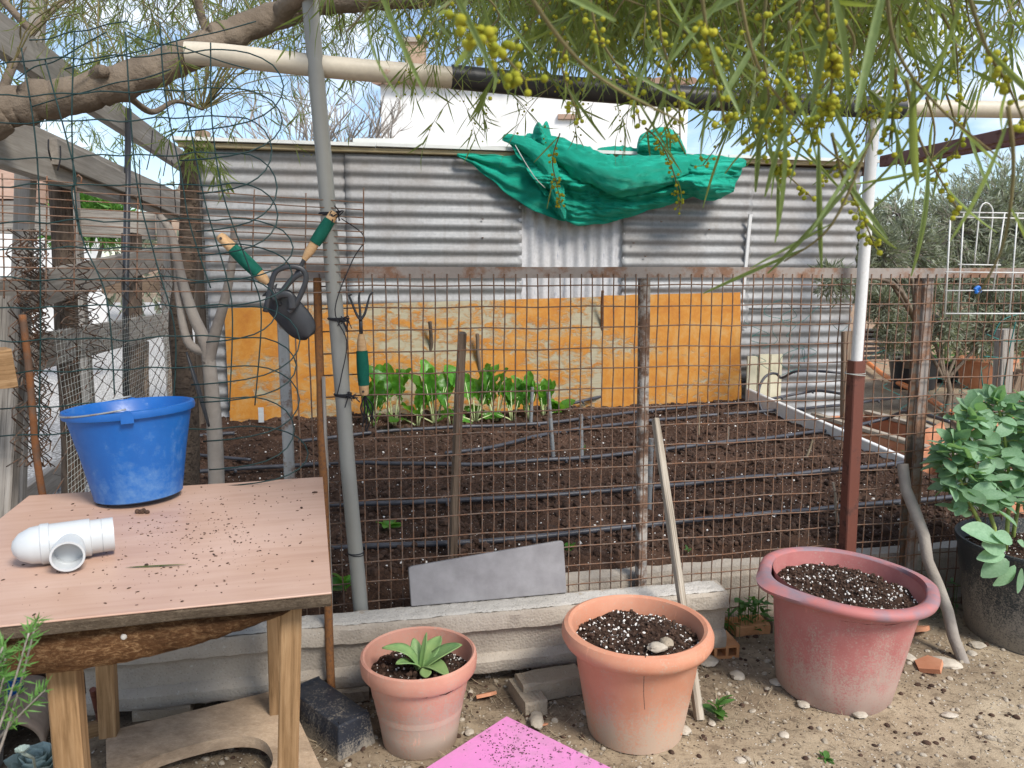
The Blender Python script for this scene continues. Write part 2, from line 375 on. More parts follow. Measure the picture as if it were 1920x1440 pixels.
def mk_bucket():
    m = Mat('blue_bucket_plastic', .42, 0, .45); a = m.noise(6, 6, .65); b = m.noise(45, 6, .75); z = m.sep(2)
    c = m.ramp(a, [(.3, (.004, .078, .30)), (.7, (.008, .112, .39))]); lowdust = m.rng(z, 0, .2, .10, 0)
    f = m.math('ADD', m.mix(.5, a, b), lowdust); c = m.mix(m.ramp(f, [(.53, 0.0), (.80, .65)]), c, (.17, .29, .43)); c = m.mix(m.ramp(b, [(.68, 0.0), (.74, .5)]), c, (.45, .55, .65))
    m.color(c); m.rough(m.rng(f, .4, .8, .36, .8)); m.bump(b, .08, .001); return m.m
def mk_pink():
    m = Mat('pink_panel', .55, 0, .4); b = m.noise(50, 6, .75); g = m.noise(4, 3, .5, m.map((1, 1, 1), (2, 1, 0)))
    k = m.math('MULTIPLY', m.ramp(b, [(.57, 0.0), (.62, 1.0)]), m.ramp(g, [(.40, 0.0), (.60, 1.0)]))
    sm = m.ramp(m.noise(11, 7, .75), [(.46, 0.0), (.7, .55)])
    m.color(m.mix(k, m.mix(sm, m.ramp(m.noise(3), [(.3, (.62, .20, .46)), (.7, (.68, .26, .53))]), (.40, .23, .30)), (.045, .025, .02))); return m.m

MT = {}
MT['ground'] = mk_ground(); MT['gravel'] = mk_gravel()
MT['soil'] = mk_soil('bed_soil', .925); MT['potsoil'] = mk_soil('potting_soil', .80, (.020, .012, .009), (.075, .044, .030), 130)
MT['galv'] = mk_galv('galvanised_sheet'); MT['galv_white'] = mk_galv('white_painted_sheet', (.50, .50, .51), (.48, .46, .44), .15, .55, True)
MT['orange_a'] = mk_orange('peeling_orange_paint', 2.0, [(0, .425), (.2, .46), (.32, .515), (.48, .535), (.6, .465), (.76, .495), (.88, .59)]); MT['orange_b'] = mk_orange('orange_board_paint', 6.0, [(0, .43), (.12, .41), (.2, .36), (.5, .34)])
MT['wood_grey'] = m_wood('weathered_grey_wood', (.155, .14, .12), (.29, .265, .235), (.40, .375, .335))
MT['wood_pale'] = m_wood('pale_pergola_timber', (.20, .178, .152), (.31, .285, .252), (.41, .38, .34), sc=75, bstr=.25, crack=False)
MT['wood_brown'] = m_wood('brown_stake_wood', (.11, .075, .052), (.205, .15, .105), (.30, .225, .165))
MT['wood_tan'] = m_wood('tan_leg_wood', (.12, .066, .028), (.29, .175, .085), (.43, .285, .155), sc=105, bstr=.35, crack=False)
MT['wood_light'] = m_wood('light_pine', (.27, .225, .17), (.39, .34, .275), (.49, .445, .375), bstr=.35)
MT['wood_dark'] = m_wood('dark_bark_post', (.06, .045, .035), (.12, .088, .065), (.20, .15, .11), stretch=.2, sc=60, bstr=1.0)
MT['bark'] = m_plain('acacia_bark', (.10, .078, .058), (.235, .19, .145), 7, .95, 0, .1, 35, .8, .012)
MT['bark_pale'] = m_plain('pale_dry_branch', (.22, .19, .165), (.36, .325, .285), 7, .95, 0, .1, 45, .6, .006)
MT['twig'] = m_plain('green_twig', (.11, .105, .045), (.20, .16, .07), 20, .8)
MT['rust'] = m_metal_rust('rusty_iron', (.145, .085, .055), (.255, .105, .042), .46, .8, .15, 20)
MT['rust_wire'] = m_metal_rust('rusty_wire', (.20, .145, .11), (.27, .14, .082), .5, .8, .1, 30)
MT['rust_bright'] = m_metal_rust('orange_rust', (.13, .058, .024), (.27, .115, .038), .46, .95, .0, 110)
MT['rail'] = m_metal_rust('rusty_angle_iron', (.33, .285, .255), (.33, .19, .125), .52, .75, .12, 11)
MT['post_flaky'] = m_metal_rust('flaking_white_post', (.46, .43, .39), (.235, .145, .10), .48, .7, .1, 16)
MT['post_grey'] = m_metal_rust('grey_rusty_tube', (.30, .32, .33), (.22, .13, .085), .56, .6, .35, 14)
MT['brown_paint'] = m_metal_rust('brown_painted_steel', (.16, .055, .038), (.11, .048, .035), .6, .6, .05, 18)
MT['pvc_grey'] = m_plain('grey_pvc', (.225, .225, .205), (.275, .275, .25), 5, .45, 0, .4, 90, .05, .001)
MT['pvc_white'] = m_plain('white_pvc', (.44, .465, .475), (.50, .525, .535), 5, .35, 0, .5, 90, .03, .001)
MT['pipe_cream'] = m_metal_rust('cream_painted_pipe', (.60, .54, .43), (.42, .13, .06), .70, .55, .0, 9)
MT['pole_white'] = m_metal_rust('white_painted_pole', (.72, .72, .71), (.40, .27, .17), .70, .5, .0, 12)
MT['black'] = m_plain('black_plastic', (.018, .019, .022), (.035, .037, .042), 8, .45, 0, .4, 90, .1, .002)
MT['hose'] = m_plain('irrigation_hose', (.030, .032, .040), (.075, .076, .088), 12, .42, 0, .4, 90, .1, .002)
MT['blade'] = m_plain('dark_steel_blade', (.028, .030, .034), (.045, .047, .053), 12, .42, .2, .5, 90, .08, .001)
MT['grip_green'] = m_plain('green_foam_grip', (.006, .085, .058), (.012, .12, .083), 30, .85, 0, .2, 200, .25, .002)
MT['handle_wood'] = m_wood('tool_handle_wood', (.42, .25, .12), (.56, .36, .19), (.64, .45, .27), sc=120, bstr=.1, crack=False)
MT['green_wire'] = m_plain('green_coated_wire', (.003, .020, .021), (.006, .034, .032), 14, .5, 0, .4)
MT['teal_wire'] = m_plain('teal_coated_wire', (.01, .10, .09), (.02, .16, .14), 14, .5, 0, .4)
MT['net'] = m_plain('pale_fine_netting', (.42, .45, .42), (.56, .58, .55), 14, .6)
MT['white_wire'] = m_metal_rust('white_coated_wire', (.70, .70, .68), (.35, .22, .13), .68, .5, 0, 16)
MT['concrete'] = mk_concrete('cast_concrete', (.29, .25, .205), (.42, .375, .315)); MT['concrete_pale'] = mk_concrete('porous_concrete', (.36, .34, .305), (.50, .475, .435), .95)
MT['slab'] = m_plain('grey_paving_slab', (.17, .162, .166), (.265, .258, .262), 9, .88, 0, .2, 110, .2, .002, 0, .25, .6)
MT['block'] = mk_concrete('sandy_block', (.27, .225, .165), (.37, .31, .235), .6)
MT['brick'] = m_plain('hollow_clay_brick', (.44, .20, .085), (.56, .30, .15), 9, .9, 0, .1, 70, .4, .004)
MT['terra'] = mk_pot('terracotta_plastic', (.48, .22, .155), (.56, .285, .21), h=.27, dlo=.05, dhi=.92)
MT['terra2'] = mk_pot('orange_terracotta', (.50, .21, .125), (.57, .275, .175), (.45, .345, .26), h=.33, dlo=.0, dhi=.62)
MT['redtub'] = mk_pot('faded_red_plastic', (.36, .12, .112), (.45, .18, .165), (.40, .305, .255), h=.38, dlo=.0, dhi=.8)
MT['blackpot'] = mk_pot('black_pot_plastic', (.020, .026, .030), (.04, .048, .052), (.29, .26, .215), h=.36, dlo=.05, dhi=.85, rough=.5)
MT['tubrim'] = m_plain('worn_grey_rim', (.225, .165, .19), (.42, .15, .14), 11, .6, 0, .3, 80, .1, .002, lo=.38, hi=.62)
MT['terra_plain'] = m_plain('clay', (.42, .17, .09), (.55, .27, .16), 9, .85, 0, .2)
MT['tile'] = m_plain('weathered_clay_tile', (.34, .235, .165), (.47, .355, .265), 9, .95, 0, .1, 70, .5, .005)
MT['roof_tile'] = m_plain('roof_tile', (.30, .19, .14), (.40, .28, .21), 5, .9, 0, .1)
MT['tarp'] = mk_tarp(); MT['table'] = mk_table(); MT['bucket'] = mk_bucket(); MT['pink'] = mk_pink()
MT['pink_edge'] = m_plain('lime_edge', (.22, .32, .05), (.30, .40, .08), 9, .7)
MT['apron'] = mk_particle('rotten_chipboard', (.055, .026, .012), (.13, .062, .027), (.36, .225, .115), 1.0, 150)
MT['apron_edge'] = mk_particle('mouldy_chipboard_edge', (.07, .05, .035), (.13, .098, .068), (.22, .175, .125), .8, 260)
MT['chip'] = mk_particle('raw_chipboard', (.44, .31, .20), (.53, .39, .265), (.61, .47, .335), .35, 240)
MT['plaster'] = m_plain('white_render', (.66, .65, .62), (.86, .86, .85), 2.2, .9, 0, .1, 60, .1, .003)
MT['plywood'] = m_wood('roof_board', (.26, .20, .11), (.42, .34, .20), (.52, .45, .31), bstr=.3)
MT['roof_sheet'] = m_plain('pale_roof_panel', (.52, .53, .50), (.66, .67, .64), 3, .7)
MT['stone'] = m_plain('pale_stone', (.33, .285, .225), (.49, .44, .365), 25, .9, 0, .15, 60, .5, .006, .15)
MT['grit'] = m_plain('ground_grit', (.25, .205, .15), (.46, .41, .335), 60, .95, 0, .1, 60, .5, .006)
MT['chain'] = m_metal_rust('chain_link_wire', (.10, .085, .07), (.16, .085, .05), .5, .8, .2, 30)
MT['rock'] = m_plain('brown_rock', (.23, .165, .125), (.36, .28, .21), .6, .95, 0, .1, 3, .8, .3)
MT['twine'] = m_plain('black_twine', (.015, .015, .018), (.03, .03, .035), 40, .9)
MT['acacia'] = m_leaf('acacia_phyllode', (.085, .130, .036), (.17, .21, .062), (.31, .38, .06), .38, .42, .40)
MT['acacia_near'] = m_leaf('acacia_phyllode_near', (.13, .19, .065), (.20, .265, .10), (.34, .42, .08), .35, .4, .36)
MT['bud'] = m_plain('yellow_flower_bud', (.17, .205, .02), (.38, .345, .035), 25, .95, 0, .15)
MT['olive'] = m_leaf('olive_leaf', (.19, .215, .15), (.32, .35, .27), (.3, .35, .17), .3, .5, .3)
MT['chard'] = m_leaf('chard_leaf', (.040, .17, .016), (.12, .31, .045), (.24, .55, .05), .4, .35, .4, 30)
MT['chard_stem'] = m_plain('chard_stem', (.42, .50, .22), (.58, .62, .36), 20, .4, 0, .4)
MT['bean'] = m_leaf('bean_leaf', (.16, .29, .165), (.255, .40, .25), (.3, .55, .15), .25, .5, .3, 14)
MT['bean_stem'] = m_plain('bean_stem', (.20, .27, .06), (.30, .36, .10), 20, .5)
MT['petal'] = m_plain('white_petal', (.75, .73, .66), (.85, .83, .78), 20, .6)
MT['agave'] = m_leaf('agave_leaf', (.14, .27, .10), (.30, .42, .15), (.3, .45, .1), .2, .5, .15, 14)
MT['weed'] = m_leaf('weed_leaf', (.05, .14, .03), (.09, .20, .045), (.15, .35, .05), .25, .5, .3)
MT['rosemary'] = m_leaf('needle_leaf', (.075, .20, .035), (.13, .28, .06), (.2, .4, .05), .25, .5, .25)
MT['succulent'] = m_leaf('succulent_leaf', (.26, .34, .31), (.36, .44, .41), (.3, .4, .3), .1, .6, .08)
MT['dry'] = m_plain('dry_grass_bits', (.20, .15, .095), (.40, .33, .23), 20, .95)
MT['crumb'] = m_plain('soil_crumbs', (.024, .014, .010), (.095, .055, .037), 40, .95)
MT['perlite'] = m_plain('perlite_grains', (.66, .63, .58), (.80, .78, .74), 40, .9)
MT['orange_pipe'] = m_plain('orange_conduit', (.60, .17, .045), (.68, .23, .07), 9, .5)
MT['cream'] = m_plain('cream_board', (.58, .53, .36), (.68, .63, .47), 6, .7)
MT['white_board'] = m_plain('white_edging', (.60, .60, .58), (.72, .72, .70), 6, .55)
MT['blue_tie'] = m_plain('blue_plastic', (.01, .12, .48), (.02, .18, .58), 6, .5)
MT['bluepot'] = m_plain('blue_pot', (.008, .09, .38), (.015, .14, .48), 6, .4)
MT['dark'] = m_plain('dark_opening', (.05, .04, .035), (.07, .055, .045), 6, .8)

# ================================================================== SETTING
def axis(lo, hi, step, far, g=1.35):
    a = []; x = lo
    while x < hi: a.append(x); x += step
    a.append(hi); s_ = step; x = hi
    while x < far: s_ *= g; x += s_; a.append(x)
    s_ = step; x = lo
    while x > -far: s_ *= g; x -= s_; a.insert(0, x)
    return a
xs = axis(-1.7, 2.6, .022, 260); ys = axis(.95, 3.4, .022, 260)
def gz(x, y):
    f = 1.0 if (abs(x) < 4 and y < 5) else .3
    return f * (.010 * NZ(x * 3.1, y * 3.1) + .005 * NZ(x * 11, y * 11, 3) + .0028 * NZ(x * 34, y * 34, 7))
mb = MB(); nx = len(xs)
mb.add([(x, y, gz(x, y)) for y in ys for x in xs], [(j * nx + i, j * nx + i + 1, (j + 1) * nx + i + 1, (j + 1) * nx + i) for j in range(len(ys) - 1) for i in range(nx - 1)])
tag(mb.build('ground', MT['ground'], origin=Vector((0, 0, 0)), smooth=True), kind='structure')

# pale gravel yard beyond the side fence
yard = MB().grid(lambda u, v: L3(lerp(-40, -1.16, u), lerp(-6, 40, v), .022 + .006 * NZ(u * 90, v * 90)), 60, 60)
tag(yard.build('gravel_yard', MT['gravel'], smooth=True), kind='structure')

# the raised vegetable bed
def bedpt(u, v):
    s = lerp(-.98, 2.93, u); fr = 1 if s < .52 else 0; d = lerp(2.40 if fr else 2.61, 5.42, v)
    z = soilz(s, d) + .028 * NZ(s * 2.6, d * 2.6) + .022 * NZ(s * 9, d * 9, 2) + .014 * NZ(s * 26, d * 26, 4) + .006 * NZ(s * 60, d * 60, 4)
    if u < .03: z -= .05 * (1 - u / .03)
    if fr and d < 2.70: z -= .17 * min(1, (2.70 - d) / .28) ** 1.3
    elif d < 2.66: z -= .05 * (2.66 - d) / .05
    return L3(s, d, z)
tag(MB().grid(bedpt, 230, 170).build('soil_bed', MT['soil'], smooth=True), kind='structure')
rnd.seed(3)
crumbs = MB(); perl = MB()
for k in range(7600):
    s = U(-.9, 2.85); d = 2.68 + 2.6 * rnd.random() ** 1.6
    p = bedpt((s + .98) / 3.91, (d - (2.40 if s < .52 else 2.61)) / (3.02 if s < .52 else 2.81)); q = (.004 + .016 * rnd.random() ** 2.2) * (1.4 if rnd.random() < .08 else 1)
    M_ = Matrix.Translation(p + UP * q * .3) @ Matrix.Rotation(U(0, 6), 4, Vector((U(-1, 1), U(-1, 1), 1)).normalized()) @ Matrix.Diagonal((q * U(.7, 1.4), q * U(.7, 1.2), q * .8, 1))
    if k % 9 == 0 : M_ = M_ @ Matrix.Scale(.33, 4); perl.add(ICO0[0], ICO0[1], M_)
    else: crumbs.add(ICO0[0], ICO0[1], M_)
tag(crumbs.build('soil_clods', MT['crumb']), 'loose dark clods lying over the bed soil', 'soil', kind='stuff')
tag(perl.build('perlite_grains', MT['perlite']), 'scattered white perlite grains on the bed soil', 'perlite', kind='stuff')

# ---- corrugated shed behind the bed
DW = 5.42; PITCHW = .0865
shed = thing('corrugated_shed', 'long shed wall of silver corrugated sheets behind the vegetable bed', 'shed', L3(1, DW, 0))
def zwall(px, py): return PD(px, py, DW).z
def swall(px, py=600): return sof(PD(px, py, DW))
def sheet(s0, s1, z0, z1, off, horiz=True, mat='galv', seed=0, tilt=0.0, amp=.0105):
    mb = MB(); L_ = (z1 - z0) if horiz else (s1 - s0); nw = max(8, int(L_ / PITCHW * 10)); no = 14
    def fn(u, v):
        # u along the ridges, v across the waves
        s = lerp(s0, s1, u if horiz else v); z = lerp(z0, z1, v if horiz else u)
        w_ = (z + tilt * (s - s0)) if horiz else s
        y = amp * math.cos(2 * math.pi * w_ / PITCHW) + .006 * NZ(s * 1.5 + seed, z * 1.5) + .0025 * NZ(s * 6, z * 6, seed)
        edge = .002 * NZ(s * 9 + seed, z * 9)
        return L3(s, DW - off - y, z + (edge if horiz else 0))
    mb.grid(fn, no * 2 if horiz else no, nw)
    o = mb.build('corrugated_sheet', MT[mat], shed, smooth=True)
    md = o.modifiers.new('thickness', 'SOLIDIFY'); md.thickness = .0012; md.offset = 1
    return o
ZT = zwall(700, 288)
sL, sM0, sM1, sR, sE = swall(392), swall(972), swall(1162), swall(1385), swall(1597)
sheet(sL, swall(690), .9, ZT, .004, True, 'galv', 1); sheet(swall(655), sM0 + .02, .9, ZT - .002, .018, True, 'galv', 2)
sheet(sM0 - .02, sM1 + .02, .5, ZT - .004, .0, False, 'galv_white', 3)
sheet(sM1, swall(1400), .9, ZT - .003, .016, True, 'galv', 4); sheet(swall(1385), sE, 1.05, ZT - .001, .003, True, 'galv', 5)
sheet(sL, sM0, .15, .93, .0, True, 'galv', 6); sheet(sM1, sE, .15, 1.09, -.011, True, 'galv', 7)
# a sheet stood upright at the left corner, seen beside the painted board
sheet(swall(396), swall(432), .2, 1.12, .03, True, 'galv', 8)
timber('fascia_board', L3(sL - .12, DW - .03, ZT + .012), L3(swall(1120), DW - .03, ZT + .018), .05, .03, MT['plywood'], shed)
timber('fascia_board', L3(swall(1122), DW - .03, ZT + .02), L3(sE + .1, DW - .03, ZT + .03), .05, .034, MT['plywood'], shed)
timber('roof_joist', L3(sL - .1, DW + .05, ZT - .02), L3(sE + .05, DW + .05, ZT - .01), .05, .07, MT['wood_dark'], shed)
for i in range(4):
    s0 = lerp(sL - .15, sE + .12, i / 4); s1 = lerp(sL - .15, sE + .12, (i + 1) / 4) - .006
    MB().box((0, 0, 0), (s1 - s0, 2.3, .022), frame(L3(s0, DW + 1.07, ZT + .046 + .002 * i), L3(s1, DW + 1.07, ZT + .046 + .002 * i)) @ Matrix.Translation(((s1 - s0) / 2, 0, 0))).build('roof_panel', MT['roof_sheet'], shed)
MB().box((0, 0, 0), (.05, 2.2, ZT), frame(L3(sL, DW + 1.15, ZT / 2), L3(sL + 1, DW + 1.15, ZT / 2))).build('side_wall', MT['wood_grey'], shed)
MB().box((0, 0, 0), (.05, 2.2, ZT), frame(L3(sE - .03, DW + 1.15, ZT / 2), L3(sE + 1, DW + 1.15, ZT / 2))).build('side_wall', MT['wood_dark'], shed)
for px, py in ((1240, 415), (1188, 455), (1105, 412), (1210, 480), (905, 410), (905, 445), (1330, 430)):
    p = PD(px, py, DW - .034)
    MB().lathe([(0.0001, .006), (.006, .005), (.009, 0)], 8, frame(p, p + UP) @ Matrix.Rotation(R(-90), 4, 'Y')).build('screw', MT['rust'], shed)
# roof clutter
tag(MB().box((0, 0, 0), (PD(1000, 268, 5.6).x - PD(662, 268, 5.6).x, .5, .05), frame(PD(662, 266, 5.6), PD(1000, 268, 5.6)) @ Matrix.Translation(((PD(1000, 268, 5.6).x - PD(662, 268, 5.6).x) / 2, .25, 0))).build('roof_slab', MT['roof_sheet']), 'pale flat panel lying on the shed roof left of the green cloth', 'panel')

# ---- boards in front of the shed wall
def board(name, c, mat, label, parent=None):
    """four picture corners (bottom-left, bottom-right, top-right, top-left) on the wall line, leaning slightly"""
    dd = [DW - .10, DW - .10, DW - .045, DW - .045]; pts = [PD(x, y, d) for (x, y), d in zip(c, dd)]
    O = pts[0]; X = (pts[1] - O).normalized(); Y = (pts[3] - O); Y = (Y - X * Y.dot(X)).normalized(); Z = X.cross(Y)
    poly = [((p - O).dot(X), (p - O).dot(Y)) for p in pts]
    # ragged outline
    rag = []
    for i in range(4):
        a, b = poly[i], poly[(i + 1) % 4]
        for k in range(14): rag.append((lerp(a[0], b[0], k / 14) + .005 * NZ(i * 9 + k * 1.7, 1), lerp(a[1], b[1], k / 14) + .005 * NZ(i * 9 + k * 1.7, 5)))
    M_ = Matrix((X, Z, Y)).transposed().to_4x4(); M_.translation = O       # local X along, local Z up
    M2 = M_ @ Matrix(((1, 0, 0, 0), (0, 0, -1, 0), (0, 1, 0, 0), (0, 0, 0, 1)))
    mb = MB().prism(rag, -.014, Matrix(((1, 0, 0, 0), (0, 0, 1, 0), (0, 1, 0, 0), (0, 0, 0, 1))))
    return put(name, mb.mesh(name, mat, False), M_), M_
b1, M1 = board('painted_board', [(432, 812), (1150, 785), (1133, 556), (420, 578)], MT['orange_a'], '')
tag(b1, 'long orange board with large peeling bare patches leaning on the shed', 'board')
b2, M2_ = board('painted_board', [(1128, 785), (1390, 760), (1388, 548), (1130, 554)], MT['orange_b'], '')
tag(b2, 'shorter right-hand orange board with smoother paint beside the white pole', 'board')
# curled flakes of paint stand off the big board
rnd.seed(11)
me_fl = []
for v in range(5):
    mb = MB(); pts = []
    n_ = 7
    ring = [(U(.6, 1.1) * math.cos(2 * math.pi * k / n_), U(.4, .8) * math.sin(2 * math.pi * k / n_)) for k in range(n_)]
    vs = [(0, .1, 0)] + [(x, -(.35 * (x * x + y * y)), y) for x, y in ring]
    mb.add(vs, [(0, 1 + k, 1 + (k + 1) % n_) for k in range(n_)]); me_fl.append(mb.mesh('paint_flake', MT['orange_b'], False))
for k in range(150):
    x = U(.02, 2.95) if k < 110 else U(.02, 1.3); z = U(.03, .83); q = U(.008, .024)
    M_ = M1 @ Matrix.Translation((x, -.017, z)) @ Matrix.Rotation(U(0, 6.28), 4, 'Y') @ Matrix.Rotation(U(-.5, .5), 4, 'X') @ Matrix.Diagonal((q * 1.4, q, q, 1))
    o = bpy.data.objects.new('paint_flake', me_fl[k % 5]); COL.objects.link(o); o.parent = b1; o.matrix_local = M1.inverted() @ M_

# ---- white house, brown hill, far things
hx0, hx1 = PY(714, 200, 13).x, PY(1290, 200, 13).x; hz = PY(900, 158, 13).z
house = thing('white_house', 'plain white rendered house rising behind the corrugated shed', 'house', ((hx0 + hx1) / 2, 13, 0))
MB().box(((hx0 + hx1) / 2, 16, hz / 2), (hx1 - hx0, 6, hz)).build('wall', MT['plaster'], house)
for i in range(30):
    x0 = lerp(hx0 - .12, hx1 + .1, i / 30); w_ = (hx1 - hx0 + .22) / 30
    MB().tube([(x0 + w_ / 2, 12.86, hz + .02), (x0 + w_ / 2, 16, hz + .55)], w_ * .56, 8, flat=.6).build('roof_tile', MT['roof_tile'], house)
pv = PY(1063, 219, 12.97); MB().box(pv, (PY(1080, 219, 13).x - PY(1046, 219, 13).x, .06, .075)).build('vent', MT['roof_tile'], house)
pc = PY(772, 100, 14); ch = MB().box((pc.x, 14.6, hz + .5), (.34, .34, 1.1)).build('chimney', MT['tile'], house); MB().box((pc.x, 14.6, hz + 1.09), (.42, .42, .08)).build('chimney_cap', MT['concrete'], ch)
def hill(u, v):
    x = lerp(-75, 12, u); y = lerp(55, 95, v); z = (8.6 * math.exp(-((x + 25.9) / 2.9) ** 4) + 3.0 * math.exp(-((x + 23) / 6) ** 2)) * math.sin(math.pi * v) ** .5 + 4 * math.sin(math.pi * v) * math.exp(-((x + 52) / 20) ** 2)
    return (x, y, z * (1 + .25 * NZ(x * .25, y * .2)) + 1.0 * NZ(x * .6, y * .6, 2) * (z > .6) - .2)
tag(MB().grid(hill, 220, 50).build('hill', MT['rock'], smooth=False), kind='structure')
# distant house on the left behind the side fence
far = thing('distant_house', 'distant low building with clay roof seen through the left fence', 'house', PZ(40, 560, 0).xyz * Vector((1, 1, 0)) if False else Vector((-13.9, 15, 0)))
MB().box((-13.9, 16.5, 1.35), (9, 3, 2.7)).build('wall', MT['plaster'], far)
MB().add([(-18.7, 14.6, 2.7), (-9.2, 14.6, 2.7), (-9.2, 17, 3.7), (-18.7, 17, 3.7), (-9.2, 18.5, 2.7), (-18.7, 18.5, 2.7)], [(0, 1, 2, 3), (3, 2, 4, 5), (0, 3, 5), (1, 4, 2)]).build('roof', MT['roof_tile'], far)
for x in (-15.6, -11.6): MB().box((x, 14.98, 1.5), (1.1, .06, 1.1)).build('window', MT['dark'], far)

# ================================================================== GREEN SHADE CLOTH on the shed roof
def curve_at(c, t):
    n_ = len(c) - 1; i = min(int(t * n_), n_ - 1); f = t * n_ - i
    p0 = Vector(c[max(i - 1, 0)]); p1 = Vector(c[i]); p2 = Vector(c[i + 1]); p3 = Vector(c[min(i + 2, n_)])
    return .5 * ((2 * p1) + (p2 - p0) * f + (2 * p0 - 5 * p1 + 4 * p2 - p3) * f * f + (3 * p1 - p0 - 3 * p2 + p3) * f ** 3)
cloth = thing('shade_cloth', 'bunched bright green shade cloth sagging from the shed roof edge', 'cloth', PD(1130, 290, DW - .15))
def cloth_layer(top, bot, dfn, nu, nv, seed, wr=.02, name='cloth_fold'):
    def fn(u, v):
        a = curve_at(top, u); b = curve_at(bot, u); q = a.lerp(b, v)
        cr = (1 - abs(NZ(q.x * .016 + seed * 2, q.y * .05, seed))) ** 4 + .6 * (1 - abs(NZ(q.x * .035 + q.y * .03, q.y * .09 - q.x * .02, seed + 3))) ** 5
        d = dfn(u, v) - wr * 1.1 * cr * math.sin(math.pi * min(1, max(0, v))) ** .3 + wr * NZ(q.x * .012 + seed, q.y * .035) + wr * .7 * NZ(q.x * .04, q.y * .08 + seed, 2) + wr * .7 * NZ(q.x * .02, q.y * .2 + seed, 6) + wr * .35 * NZ(q.x * .06, q.y * .4 + seed, 8)
        return PD(q.x + 3 * NZ(q.y * .06, seed), q.y + 4 * NZ(q.x * .03, seed, 4), d)
    o = MB().grid(fn, nu, nv).build(name, MT['tarp'], cloth, smooth=True)
    md = o.modifiers.new('thickness', 'SOLIDIFY'); md.thickness = .003
    return o
pl = lambda u, v, f, a, s=0: a * math.sin(math.pi * v) ** .5 * math.sin(2 * math.pi * (f * (v + .12 * math.sin(3 * u + s)) + s))
cloth_layer([(858, 288), (900, 289), (950, 290), (1010, 290), (1060, 300)], [(858, 292), (905, 325), (955, 365), (1005, 398), (1060, 414)], lambda u, v: DW - .07 - .05 * u + pl(u, v, 2.2, .018), 40, 30, 1.0, .014)
cloth_layer([(946, 256), (1000, 258), (1060, 286), (1130, 330), (1200, 345), (1290, 320), (1394, 302)], [(1050, 410), (1085, 421), (1130, 420), (1180, 406), (1250, 385), (1310, 366), (1352, 372)],
            lambda u, v: DW - .10 - .09 * math.sin(math.pi * min(1, v * 1.1)) + pl(u, v, 2.6, .035, .3) + (.12 * (1 - v) ** 3), 160, 100, 5.0, .03)
cloth_layer([(1270, 300), (1310, 305), (1350, 306), (1396, 303)], [(1262, 352), (1300, 368), (1340, 376), (1374, 358)], lambda u, v: DW - .20 - .12 * math.sin(math.pi * v) * math.sin(math.pi * u) + pl(u, v, 1.5, .03, .6), 60, 40, 14.0, .03)
def cloth_roll(path, radii, seed, flat=.7, nm='cloth_roll'):
    """a loose twisted roll of cloth; path = (px, py, distance line), radii in metres"""
    c = catmull([PD(*q) for q in path], 14); m = len(c); k = 36; vs = []
    for i, p in enumerate(c):
        t = (c[min(i + 1, m - 1)] - c[max(i - 1, 0)]).normalized(); f = i / (m - 1) * (len(radii) - 1); j = min(int(f), len(radii) - 2); r = lerp(radii[j], radii[j + 1], f - j)
        a_ = (N - t * N.dot(t)).normalized(); b_ = t.cross(a_)
        for h in range(k):
            q = 2 * math.pi * h / k; tw = q + .9 * i / m * 3; cx, cy = math.cos(tw), math.sin(tw)
            g = 1 + .22 * NZ(cx * 1.3 + seed, cy * 1.3, i * .035) + .30 * ((1 - abs(NZ(cx * 2.4, cy * 2.4 + seed, i * .05))) ** 5 - .3) + .10 * NZ(cx * 5, cy * 5, i * .12 + seed) + .05 * NZ(cx * 9, cy * 9, i * .4 + seed)
            vs.append(p + (a_ * math.cos(q) * flat + b_ * math.sin(q)) * (r * g))
    fs = [(i * k + h, i * k + (h + 1) % k, (i + 1) * k + (h + 1) % k, (i + 1) * k + h) for i in range(m - 1) for h in range(k)] + [tuple(reversed(range(k))), tuple(range((m - 1) * k, m * k))]
    return MB().add(vs, fs).build(nm, MT['tarp'], cloth, smooth=True)
cloth_roll([(985, 262, DW + .02), (1040, 280, DW - .12), (1095, 308, DW - .22), (1155, 330, DW - .26), (1215, 326, DW - .25), (1285, 314, DW - .2), (1345, 312, DW - .16), (1396, 306, DW - .08)], [.04, .07, .105, .12, .11, .085, .07, .025], 3)
cloth_roll([(944, 258, DW - .06), (975, 266, DW - .14), (1012, 290, DW - .19), (1036, 330, DW - .2), (1048, 372, DW - .19), (1058, 410, DW - .15)], [.02, .04, .06, .05, .04, .014], 9)
cloth_roll([(1120, 284, DW + .12), (1165, 288, DW + .06), (1215, 296, DW - .02), (1260, 300, DW - .05)], [.02, .05, .05, .03], 15)
def puff(c, rx, ry, seed, nm='cloth_bunch'):
    mb = MB(); k = (c - EYE).length / 1450
    vs = []
    for q in ico(4)[0]:
        rid = (1 - abs(NZ(q.x * 1.7 + seed, q.y * 1.7, q.z * 2.5))) ** 4
        f = .96 + .10 * rid + .16 * NZ(q.x * 2 + seed, q.y * 2, q.z * 2) + .07 * NZ(q.x * 6, q.y * 6 + seed, q.z * 3) + .04 * NZ(q.x * 13, q.y * 4, q.z * 11 + seed)
        vs.append(c + Vector((q.x * rx * k, q.y * .12, q.z * ry * k)) * f)
    mb.add(vs, PUFF_F); return mb.build(nm, MT['tarp'], cloth, smooth=True)
PUFF_F = ico(4)[1]
